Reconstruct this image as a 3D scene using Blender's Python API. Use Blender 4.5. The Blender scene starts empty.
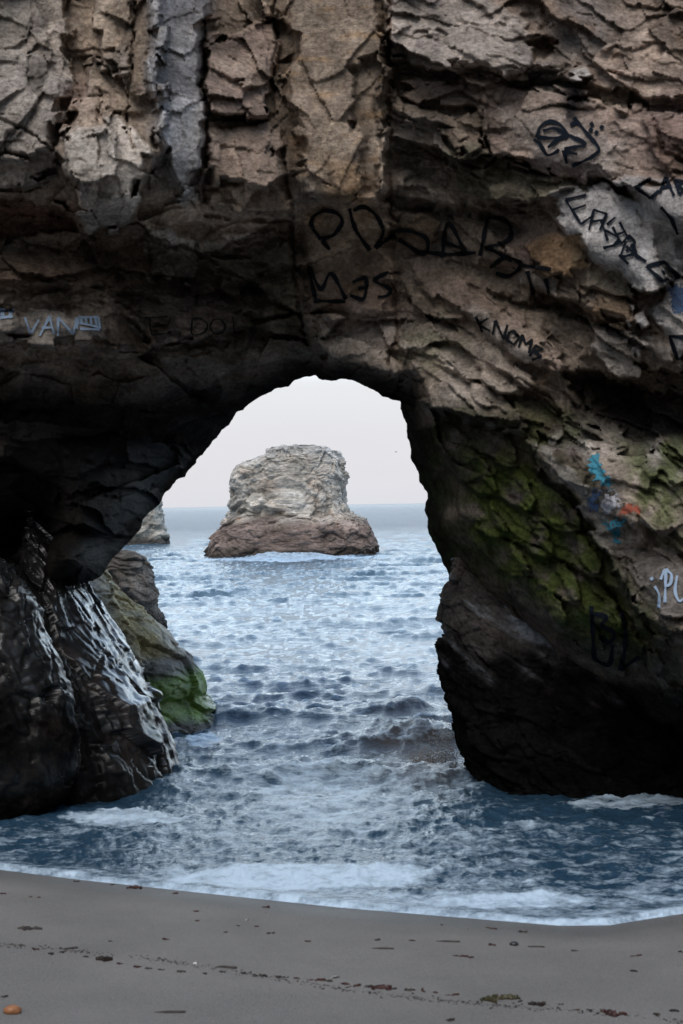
import bpy, math, random
import numpy as np
from mathutils import Matrix, Vector

# ------------------------------------------------------------------ camera, sky, sun, exposure
SC = bpy.context.scene
COL = SC.collection
F = 50.0 / 36.0 * 1024.0
H = 3.0
PITCH = math.radians(0.30)
ROLL = math.radians(1.0)

cam_d = bpy.data.cameras.new('camera')
cam_d.sensor_fit = 'VERTICAL'
cam_d.sensor_height = 36.0
cam_d.lens = 50.0
cam_d.clip_start = 0.1
cam_d.clip_end = 60000.0
cam_d.dof.use_dof = True
cam_d.dof.focus_distance = 55.0
cam_d.dof.aperture_fstop = 5.0
cam = bpy.data.objects.new('camera', cam_d)
COL.objects.link(cam)
RM = Matrix.Rotation(math.pi / 2 - PITCH, 4, 'X') @ Matrix.Rotation(-ROLL, 4, 'Z')
cam.matrix_world = Matrix.Translation((0, 0, H)) @ RM
SC.camera = cam
R3 = np.array(RM.to_3x3())

SUN_EL, SUN_AZ = math.radians(56), math.radians(195)   # a veiled sun high behind the beach, to the left
world = bpy.data.worlds.new('World')
SC.world = world
world.use_nodes = True
wt = world.node_tree
for n in list(wt.nodes):
    wt.nodes.remove(n)
def wn(t, **k):
    n = wt.nodes.new(t)
    for a, b in k.items():
        setattr(n, a, b)
    return n
wo = wn('ShaderNodeOutputWorld')
bg_sky = wn('ShaderNodeBackground'); bg_sky.inputs['Strength'].default_value = 0.05
sky = wn('ShaderNodeTexSky', sky_type='NISHITA', sun_disc=False)
sky.sun_elevation = SUN_EL
sky.sun_rotation = SUN_AZ
sky.air_density = 1.4
sky.dust_density = 2.0
wt.links.new(sky.outputs[0], bg_sky.inputs['Color'])
# a veil of high cloud: bright band added low in the west, out of view, to light the water, blue-grey overhead and inland
tc = wn('ShaderNodeTexCoord')
sep = wn('ShaderNodeSeparateXYZ')
wt.links.new(tc.outputs['Generated'], sep.inputs[0])
ramp = wn('ShaderNodeValToRGB')
cr = ramp.color_ramp
cr.elements[0].position = 0.0; cr.elements[0].color = (0.26, 0.262, 0.278, 1)
cr.elements[1].position = 1.0; cr.elements[1].color = (0.09, 0.145, 0.25, 1)
for p, c in ((0.03, (0.272, 0.27, 0.283, 1)), (0.085, (0.288, 0.293, 0.303, 1)), (0.15, (0.74, 0.88, 1.0, 1)), (0.32, (0.70, 0.86, 1.0, 1)), (0.6, (0.23, 0.33, 0.50, 1))):
    e = cr.elements.new(p); e.color = c
wt.links.new(sep.outputs['Z'], ramp.inputs[0])
mr = wn('ShaderNodeMapRange'); mr.interpolation_type = 'SMOOTHSTEP'
mr.inputs['From Min'].default_value = -0.9; mr.inputs['From Max'].default_value = 0.8
mr.inputs['To Min'].default_value = 0.7; mr.inputs['To Max'].default_value = 3.0
wt.links.new(sep.outputs['Y'], mr.inputs['Value'])
cn = wn('ShaderNodeTexNoise'); cn.inputs['Scale'].default_value = 2.5; cn.inputs['Detail'].default_value = 5
mp = wn('ShaderNodeMapping'); mp.inputs['Scale'].default_value = (1, 1, 5)
wt.links.new(tc.outputs['Generated'], mp.inputs[0]); wt.links.new(mp.outputs[0], cn.inputs['Vector'])
mr2 = wn('ShaderNodeMapRange'); mr2.inputs['To Min'].default_value = 0.93; mr2.inputs['To Max'].default_value = 1.09
wt.links.new(cn.outputs['Fac'], mr2.inputs['Value'])
mul = wn('ShaderNodeMath', operation='MULTIPLY')
wt.links.new(mr.outputs[0], mul.inputs[0]); wt.links.new(mr2.outputs[0], mul.inputs[1])
bg_cl = wn('ShaderNodeBackground')
wt.links.new(ramp.outputs[0], bg_cl.inputs['Color']); wt.links.new(mul.outputs[0], bg_cl.inputs['Strength'])
mixw = wn('ShaderNodeMixShader'); mixw.inputs[0].default_value = 0.93
wt.links.new(bg_sky.outputs[0], mixw.inputs[1]); wt.links.new(bg_cl.outputs[0], mixw.inputs[2])
wt.links.new(mixw.outputs[0], wo.inputs[0])

sd_ = bpy.data.lights.new('sun', 'SUN')
sd_.energy = 2.5
sd_.angle = math.radians(55)
sd_.color = (1.0, 0.94, 0.87)
sun = bpy.data.objects.new('sun', sd_)
COL.objects.link(sun)
sdir = Vector((math.sin(SUN_AZ) * math.cos(SUN_EL), math.cos(SUN_AZ) * math.cos(SUN_EL), math.sin(SUN_EL)))
sun.rotation_euler = sdir.to_track_quat('Z', 'Y').to_euler()
sun.location = sdir * 60

SC.view_settings.view_transform = 'Standard'
SC.view_settings.look = 'None'
SC.view_settings.exposure = 0.0
SC.view_settings.gamma = 1.0
SC.view_settings.use_curve_mapping = False
SC.render.engine = 'CYCLES'
SC.cycles.use_denoising = True
SC.cycles.max_bounces = 6
SC.cycles.diffuse_bounces = 3

# ------------------------------------------------------------------ helpers
def rays(px, py):
    """world directions through picture points, scaled to unit Y"""
    px = np.asarray(px, float); py = np.asarray(py, float)
    d = np.stack([(px - 341.5) / F, (512.0 - py) / F, -np.ones_like(px)], -1)
    w = d @ R3.T
    return w / w[..., 1:2]

def at(px, py, Y):
    w = rays(px, py) * np.asarray(Y, float)[..., None]
    w[..., 2] += H
    return w

def ground(px, py, z=0.0):
    w = rays(px, py)
    t = (z - H) / w[..., 2]
    return w[..., 0] * t, t

def hsh(ix, iy, iz, seed):
    h = (ix.astype(np.uint32) * np.uint32(374761393) + iy.astype(np.uint32) * np.uint32(668265263)
         + iz.astype(np.uint32) * np.uint32(3266489917) + np.uint32((seed * 1274126177) & 0xffffffff))
    h = (h ^ (h >> np.uint32(13))) * np.uint32(1274126177)
    h = (h ^ (h >> np.uint32(16))) * np.uint32(2246822519)
    return h ^ (h >> np.uint32(15))

def u01(h):
    return (h & np.uint32(0xffffff)).astype(np.float64) / 16777215.0

def perlin(P, seed=0):
    i = np.floor(P).astype(np.int64); f = P - i
    u = f * f * f * (f * (f * 6 - 15) + 10)
    out = 0
    for dx in (0, 1):
        for dy in (0, 1):
            for dz in (0, 1):
                h = hsh(i[..., 0] + dx, i[..., 1] + dy, i[..., 2] + dz, seed)
                gx = u01(h) * 2 - 1; gy = u01(h * np.uint32(747796405)) * 2 - 1; gz = u01(h * np.uint32(2891336453)) * 2 - 1
                d = gx * (f[..., 0] - dx) + gy * (f[..., 1] - dy) + gz * (f[..., 2] - dz)
                wgt = (u[..., 0] if dx else 1 - u[..., 0]) * (u[..., 1] if dy else 1 - u[..., 1]) * (u[..., 2] if dz else 1 - u[..., 2])
                out = out + d * wgt
    return out * 1.3

def fbm(P, octv=4, seed=0, gain=0.5, ridged=False):
    a, s, out = 1.0, 0.0, 0
    for o in range(octv):
        n = perlin(P * (2.0 ** o) + o * 17.3, seed + o)
        if ridged:
            n = 1 - 2 * np.abs(n)
        out = out + a * n; s += a; a *= gain
    return out / s

def facets(P, seed=0, tilt=1.0, jit=0.9, lip=0.0, off=0.6):
    """chiselled stone: every cell of a jittered lattice is a tilted plane. returns height, cell random, gap to the border"""
    i = np.floor(P).astype(np.int64)
    best = np.full(P.shape[:-1], 9e9); sec = best.copy()
    hb = np.zeros(P.shape[:-1]); rb = hb.copy()
    for dx in (-1, 0, 1):
        for dy in (-1, 0, 1):
            for dz in (-1, 0, 1):
                c = i + np.array([dx, dy, dz])
                h = hsh(c[..., 0], c[..., 1], c[..., 2], seed)
                r = u01(h)
                ox = u01(h * np.uint32(747796405)); oy = u01(h * np.uint32(2891336453)); oz = u01(h * np.uint32(277803737))
                v = P - (c + 0.5 + jit * (np.stack([ox, oy, oz], -1) - 0.5))
                d = (v * v).sum(-1)
                tx = u01(h * np.uint32(1181783497)) * 2 - 1; tz = (u01(h * np.uint32(3042594569)) * 2 - 1) * (1 - .5 * min(lip, 1)) - lip
                hh = (r * 2 - 1) * off + tilt * (tx * v[..., 0] + tz * v[..., 2])
                m = d < best
                sec = np.where(m, best, np.minimum(sec, d))
                hb = np.where(m, hh, hb); rb = np.where(m, r, rb); best = np.where(m, d, best)
    return hb, rb, np.sqrt(sec) - np.sqrt(best)

def sstep(a, b, x):
    t = np.clip((x - a) / (b - a), 0, 1)
    return t * t * (3 - 2 * t)

def poly_sd(poly, U, V):
    """signed distance to a closed outline, inside positive"""
    q = np.asarray(poly, float); n = len(q)
    d = np.full(U.shape, 1e18); ins = np.zeros(U.shape, bool)
    for k in range(n):
        ax, ay = q[k]; bx, by = q[(k + 1) % n]
        ex, ey = bx - ax, by - ay
        t = np.clip(((U - ax) * ex + (V - ay) * ey) / (ex * ex + ey * ey + 1e-12), 0, 1)
        d = np.minimum(d, (U - ax - t * ex) ** 2 + (V - ay - t * ey) ** 2)
        c = (ay > V) != (by > V)
        with np.errstate(divide='ignore', invalid='ignore'):
            ins ^= c & (U < ex * (V - ay) / (ey if ey != 0 else 1e-12) + ax)
    d = np.sqrt(d)
    return np.where(ins, d, -d)

def mesh_obj(name, co, quads, mat, parent=None, smooth=True, attrs=None):
    me = bpy.data.meshes.new(name)
    co = np.asarray(co, np.float32); quads = np.asarray(quads, np.int32)
    k = quads.shape[1]
    me.vertices.add(len(co)); me.vertices.foreach_set('co', co.ravel())
    me.loops.add(quads.size); me.loops.foreach_set('vertex_index', quads.ravel())
    me.polygons.add(len(quads))
    me.polygons.foreach_set('loop_start', np.arange(0, quads.size, k, dtype=np.int32))
    me.polygons.foreach_set('use_smooth', np.full(len(quads), smooth))
    me.update(calc_edges=True)
    me.validate()
    if attrs:
        for an, v in attrs.items():
            v = np.asarray(v, np.float32)
            if v.ndim == 2:
                a = me.attributes.new(an, 'FLOAT_COLOR', 'POINT')
                a.data.foreach_set('color', np.concatenate([v, np.ones((len(v), 1), np.float32)], 1).ravel())
            else:
                a = me.attributes.new(an, 'FLOAT', 'POINT')
                a.data.foreach_set('value', v.ravel())
    me.materials.append(mat)
    o = bpy.data.objects.new(name, me)
    COL.objects.link(o)
    if parent:
        o.parent = parent
    return o

def tag(o, label=None, cat=None, group=None, kind=None):
    for k, v in (('label', label), ('category', cat), ('group', group), ('kind', kind)):
        if v:
            o[k] = v
    return o

def grid_quads(nr, nc, wrap=False):
    i = np.arange(nr - 1)[:, None]; j = np.arange(nc if wrap else nc - 1)[None, :]
    j2 = (j + 1) % nc
    return np.stack([i * nc + j, i * nc + j2, (i + 1) * nc + j2, (i + 1) * nc + j], -1).reshape(-1, 4)

# ------------------------------------------------------------------ materials
def newmat(name):
    m = bpy.data.materials.new(name); m.use_nodes = True
    t = m.node_tree; b = t.nodes['Principled BSDF']
    return m, t, b

def nd(t, ty, ins=None, **k):
    n = t.nodes.new(ty)
    for a, v in k.items():
        setattr(n, a, v)
    for a, v in (ins or {}).items():
        if hasattr(v, 'is_output') and v.is_output:
            t.links.new(v, n.inputs[a])
        else:
            n.inputs[a].default_value = v
    return n

def rock_material(name, scale=1.0, bump=0.6, dist=0.05, stretch=(1, 1, 1), turn=0.0, bands=0.5, fine=0.35):
    """stone: colour and wetness come with the stone as attributes; grain, mottling and pits are procedural"""
    m, t, b = newmat(name)
    tcn = nd(t, 'ShaderNodeTexCoord')
    mp0 = nd(t, 'ShaderNodeMapping', {'Vector': tcn.outputs['Object'], 'Rotation': (0, -turn, 0)})
    mpn = nd(t, 'ShaderNodeMapping', {'Vector': mp0.outputs[0], 'Scale': tuple(scale * s for s in stretch)})
    v = mpn.outputs[0]
    n1 = nd(t, 'ShaderNodeTexNoise', {'Vector': v, 'Scale': 3.0, 'Detail': 9.0, 'Roughness': 0.68})
    n2 = nd(t, 'ShaderNodeTexNoise', {'Vector': v, 'Scale': 22.0, 'Detail': 6.0, 'Roughness': 0.7})
    mp3 = nd(t, 'ShaderNodeMapping', {'Vector': v, 'Rotation': (0, 0.5, 0), 'Scale': (1, 1, 3.2)})
    n3 = nd(t, 'ShaderNodeTexNoise', {'Vector': mp3.outputs[0], 'Scale': 7.0, 'Detail': 8.0, 'Roughness': 0.72, 'Distortion': 0.6})
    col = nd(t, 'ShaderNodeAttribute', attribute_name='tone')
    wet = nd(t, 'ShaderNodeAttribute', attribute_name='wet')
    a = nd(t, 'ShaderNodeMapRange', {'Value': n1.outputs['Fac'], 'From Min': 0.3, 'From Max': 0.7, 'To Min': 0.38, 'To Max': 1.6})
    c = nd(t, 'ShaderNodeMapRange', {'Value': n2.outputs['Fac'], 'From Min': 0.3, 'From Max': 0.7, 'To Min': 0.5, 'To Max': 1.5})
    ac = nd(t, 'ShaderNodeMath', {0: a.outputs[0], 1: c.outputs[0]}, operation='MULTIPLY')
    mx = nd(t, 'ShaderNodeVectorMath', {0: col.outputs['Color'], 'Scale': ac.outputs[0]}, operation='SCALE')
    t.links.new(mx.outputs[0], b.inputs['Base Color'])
    rr = nd(t, 'ShaderNodeMapRange', {'Value': wet.outputs['Fac'], 'To Min': 0.85, 'To Max': 0.17})
    t.links.new(rr.outputs[0], b.inputs['Roughness'])
    sp = nd(t, 'ShaderNodeMapRange', {'Value': wet.outputs['Fac'], 'To Min': 0.0, 'To Max': 0.8})
    t.links.new(sp.outputs[0], b.inputs['Specular IOR Level'])
    edge = nd(t, 'ShaderNodeMath', {0: n3.outputs['Fac'], 1: bands}, operation='MULTIPLY')
    h1 = nd(t, 'ShaderNodeMath', {0: n1.outputs['Fac'], 1: edge.outputs[0]}, operation='ADD')
    h2 = nd(t, 'ShaderNodeMath', {0: n2.outputs['Fac'], 1: fine}, operation='MULTIPLY')
    h = nd(t, 'ShaderNodeMath', {0: h1.outputs[0], 1: h2.outputs[0]}, operation='ADD')
    bp = nd(t, 'ShaderNodeBump', {'Height': h.outputs[0], 'Strength': bump, 'Distance': dist})
    t.links.new(bp.outputs[0], b.inputs['Normal'])
    return m

def paint_material(name, color, cover=0.55, scale=30):
    m, t, b = newmat(name)
    b.inputs['Base Color'].default_value = (*color, 1)
    b.inputs['Roughness'].default_value = 0.9
    b.inputs['Specular IOR Level'].default_value = 0.05
    tcn = nd(t, 'ShaderNodeTexCoord')
    n = nd(t, 'ShaderNodeTexNoise', {'Vector': tcn.outputs['Object'], 'Scale': scale, 'Detail': 5.0, 'Roughness': 0.7})
    e = nd(t, 'ShaderNodeAttribute', attribute_name='edge')
    s = nd(t, 'ShaderNodeMath', {0: e.outputs['Fac'], 1: n.outputs['Fac']}, operation='MULTIPLY')
    r = nd(t, 'ShaderNodeMapRange', {'Value': s.outputs[0], 'From Min': 0.5 - cover * 0.5, 'From Max': 0.62 - cover * 0.5})
    t.links.new(r.outputs[0], b.inputs['Alpha'])
    return m

M_CLIFF = rock_material('arch_stone', 1.0, 1.0, 0.075)
M_STACK = rock_material('stack_stone', 0.22, 0.7, 0.25, (1, 1, 2.2))
M_WET = rock_material('wet_stone', 1.0, 0.5, 0.016, (1.7, 1.3, 0.8), math.radians(-27), 0.0, 0.06)
b_ = M_WET.node_tree.nodes['Principled BSDF']
cw_ = M_WET.node_tree.nodes.new('ShaderNodeAttribute'); cw_.attribute_name = 'wet'; M_WET.node_tree.links.new(cw_.outputs['Fac'], b_.inputs['Coat Weight']); b_.inputs['Coat IOR'].default_value = 1.8; b_.inputs['Coat Roughness'].default_value = .24      # a film of running water
M_BOULDER = rock_material('boulder_stone', 1.0, 0.8, 0.05)
M_BLACK = paint_material('black_spray_paint', (0.008, 0.009, 0.011), 0.66, 16)
M_FAINT = paint_material('worn_black_paint', (0.012, 0.012, 0.012), 0.42, 18)
M_NAVY = paint_material('navy_spray_paint', (0.008, 0.011, 0.017), 0.70, 18)
M_WHITE = paint_material('white_spray_paint', (0.30, 0.39, 0.52), 0.74)
M_TEAL = paint_material('turquoise_paint', (0.06, 0.24, 0.33), 0.30, 30)
M_BLUE = paint_material('blue_paint', (0.07, 0.11, 0.20), 0.30, 30)
M_RED = paint_material('red_paint', (0.30, 0.09, 0.06), 0.30, 30)
M_PALEP = paint_material('pale_paint', (0.38, 0.38, 0.42), 0.28, 30)

# ------------------------------------------------------------------ the rock arch
rng = np.random.default_rng(7)
SIL = [(10, 870), (14, 800), (22, 700), (34, 640), (48, 600), (66, 577), (76, 581), (85, 582), (100, 577), (106, 570), (113, 557.6), (123.4, 547.4), (132, 538.6), (141, 528),
       (144, 518), (151, 511), (160, 503.5), (170, 489), (174.7, 483), (185, 477), (193.7, 465.4), (202.5, 455), (210, 445), (217, 437.6), (221.5, 430), (229, 425),
       (234.7, 415.6), (243.5, 409.8), (248, 404.5), (258, 398), (272.7, 390.7), (280, 388), (287.5, 387), (297.6, 379.5), (307.8, 376.6),
       (314.5, 375), (319.5, 379), (331, 381), (340, 379), (351.7, 380), (363.5, 385.4), (375, 391), (384, 397), (392.7, 400), (400.6, 401),
       (403, 416), (406.5, 430.8), (410, 445), (412, 461.5), (419, 474.7), (422, 485), (427, 492), (426.4, 501), (424.4, 510), (427.9, 518.6),
       (427.3, 527.4), (432, 540.5), (439.5, 553.7), (447, 570), (462, 600), (480, 640), (500, 720), (510, 800), (512, 870)]
def roughen(pts, amp, it=3):
    p = [np.array(q, float) for q in pts]
    for k in range(it):
        o = []
        for a, b in zip(p[:-1], p[1:]):
            o.append(a)
            e = b - a; L = np.hypot(*e)
            if L > 2.0:
                o.append((a + b) / 2 + np.array([-e[1], e[0]]) / L * rng.normal() * amp * L)
        o.append(p[-1]); p = o
    return np.array(p)
SIL = roughen(SIL, 0.075)

def polyline_near(q, U, V):
    """distance and nearest point on an open outline"""
    best = np.full(U.shape, 1e18); nx = U.copy(); ny = V.copy()
    for k in range(len(q) - 1):
        ax, ay = q[k]; ex, ey = q[k + 1] - q[k]
        t = np.clip(((U - ax) * ex + (V - ay) * ey) / (ex * ex + ey * ey + 1e-12), 0, 1)
        cx, cy = ax + t * ex, ay + t * ey
        d = (U - cx) ** 2 + (V - cy) ** 2
        m = d < best
        best = np.where(m, d, best); nx = np.where(m, cx, nx); ny = np.where(m, cy, ny)
    return np.sqrt(best), nx, ny

STEP = 1.35
def axis(lo, a, b, hi, step, cap=26):
    core = np.arange(a, b + step, step)
    def out(s, e, sg):
        v, st, L = s, step, []
        while (v - e) * sg < 0:
            st *= 1.22; v += sg * min(st, cap); L.append(v)
        return L
    return np.array(out(core[0], lo, -1)[::-1] + list(core) + out(core[-1], hi, 1))
gx = axis(-420, -14, 697, 1110, STEP, 3.2)
gy = axis(-900, -14, 820, 872, STEP, 7)
U, V = np.meshgrid(gx, gy)
NR, NC = U.shape

OPEN = list(map(tuple, SIL)) + [(512, 1200), (10, 1200)]
sd_open = poly_sd(OPEN, U, V)
inside = sd_open > 0

# large form: how far away each part of the face and the tunnel lies (metres)
CP = [(-420, -900, 17), (340, -900, 17.5), (1110, -900, 17), (-420, -300, 14.6), (100, -300, 14.8), (340, -300, 15.2), (700, -300, 14.6), (1110, -300, 14.2),
      (-420, 0, 13.4), (0, 0, 13.9), (100, 0, 14.0), (200, 0, 14.1), (330, 0, 14.4), (450, 0, 14.1), (600, 0, 13.8), (683, 0, 13.6), (1110, 0, 13.0),
      (0, 100, 13.6), (110, 100, 13.55), (240, 100, 14.0), (330, 100, 14.1), (450, 100, 13.9), (600, 100, 13.4), (683, 100, 13.2),
      (0, 190, 13.6), (110, 200, 13.5), (240, 200, 13.9), (340, 190, 14.0), (430, 200, 14.3), (520, 190, 13.9), (620, 200, 13.2), (683, 200, 13.0),
      (-420, 230, 13.2), (0, 240, 14.4), (110, 250, 14.5), (220, 250, 14.6), (340, 260, 14.6), (430, 260, 14.8), (520, 270, 14.1), (620, 270, 13.35), (683, 290, 12.95), (1110, 260, 12.4),
      (0, 310, 14.4), (90, 320, 14.6), (200, 310, 15.0), (290, 320, 15.2), (350, 330, 15.0), (420, 320, 14.8), (500, 330, 14.1), (600, 330, 13.5), (683, 360, 12.9),
      (-420, 350, 13.6), (0, 355, 14.9), (90, 360, 15.1), (200, 360, 15.5), (290, 360, 15.9), (350, 370, 15.2), (400, 390, 15.2), (430, 390, 14.6), (520, 400, 14.0), (620, 400, 13.9), (683, 420, 13.4),
      (0, 420, 15.3), (90, 420, 15.9), (170, 420, 16.4), (230, 415, 17.2), (0, 500, 16.2), (70, 500, 15.6), (130, 500, 16.6), (200, 455, 17.6), (160, 500, 17.6), (141, 528, 17.2), (110, 550, 16.3), (80, 575, 15.2), (60, 560, 15.2),
      (30, 540, 17.2), (0, 560, 17.0), (-420, 520, 14.8), (0, 700, 17.0), (-420, 850, 14.8), (0, 850, 17.0),
      (412, 460, 16.3), (425, 500, 16.6), (440, 450, 15.0), (470, 460, 14.4), (450, 520, 15.3), (500, 500, 14.25), (540, 470, 13.8), (600, 470, 13.25), (683, 480, 12.9), (1110, 480, 12.2),
      (447, 565, 16.4), (480, 560, 15.2), (520, 570, 14.3), (570, 560, 13.8), (630, 560, 13.2), (683, 560, 12.8),
      (560, 620, 14.1), (610, 640, 13.7), (660, 620, 13.0), (683, 640, 13.0), (470, 630, 16.6), (530, 650, 16.0), (590, 690, 15.6), (650, 690, 14.5), (683, 690, 13.7), (720, 690, 13.3), (1110, 690, 12.2),
      (500, 760, 16.6), (600, 760, 16.2), (683, 760, 15.4), (560, 860, 16.6), (683, 860, 15.6), (1110, 860, 12.4)]
CP = np.array(CP, float)
def rbf(x, y):
    s = 100.0
    X = CP[:, :2] / s
    r = np.sqrt(((X[:, None] - X[None]) ** 2).sum(-1) + 0.02)
    A = np.block([[r + np.eye(len(X)) * 0.02, np.ones((len(X), 1)), X], [np.ones((1, len(X))), np.zeros((1, 3))], [X.T, np.zeros((2, 3))]])
    w = np.linalg.solve(A, np.concatenate([CP[:, 2], np.zeros(3)]))
    out = w[-3] + w[-2] * x / s + w[-1] * y / s
    for k in range(len(X)):
        out = out + w[k] * np.sqrt((x / s - X[k, 0]) ** 2 + (y / s - X[k, 1]) ** 2 + 0.02)
    return out
D = rbf(U, V)

# stone space, in metres on the cliff face
PX = (U - 341) / F * 14.0; PZ = (504 - V) / F * 14.0
P3 = np.stack([PX, np.zeros_like(PX), PZ], -1)
wx = fbm(P3 * 1.6, 4, 11); wz = fbm(P3 * 1.6, 4, 23)
wxf = fbm(P3 * 7, 3, 31); wzf = fbm(P3 * 7, 3, 41)
# picture-plane coordinates bent a little, so that no slab edge runs straight
_, ca, _ = facets((P3 + np.stack([wx, 0 * wx, wz], -1) * .05) * np.array([4.2, 1, 5.0]), 171); _, cb, _ = facets((P3 + np.stack([wx, 0 * wx, wz], -1) * .05) * np.array([4.2, 1, 5.0]), 171 + 0)
_, cc, _ = facets(P3 * np.array([10., 1, 12.]) + 3.3, 173)
cb = np.modf(ca * 57.31)[0]; cd = np.modf(cc * 91.7)[0]
UW = U + wx * 12 + (ca - .5) * 13 + (cc - .5) * 3; VW = V + wz * 12 + (cb - .5) * 13 + (cd - .5) * 3
US = U + wxf * 1.5 + (ca - .5) * 4 + (cc - .5) * 2.5; VS = V + wzf * 1.5 + (cb - .5) * 4

C = {'tan': (.35, .275, .215), 'grey': (.34, .315, .295), 'pale': (.46, .43, .40), 'blue': (.45, .475, .52), 'ochre': (.33, .20, .10), 'red': (.21, .125, .095),
     'olive': (.17, .16, .11), 'mauve': (.32, .235, .205), 'dark': (.07, .06, .055), 'black': (.0075, .0075, .007), 'moss': (.078, .108, .024), 'mossd': (.028, .036, .012), 'white': (.55, .55, .56)}
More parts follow.
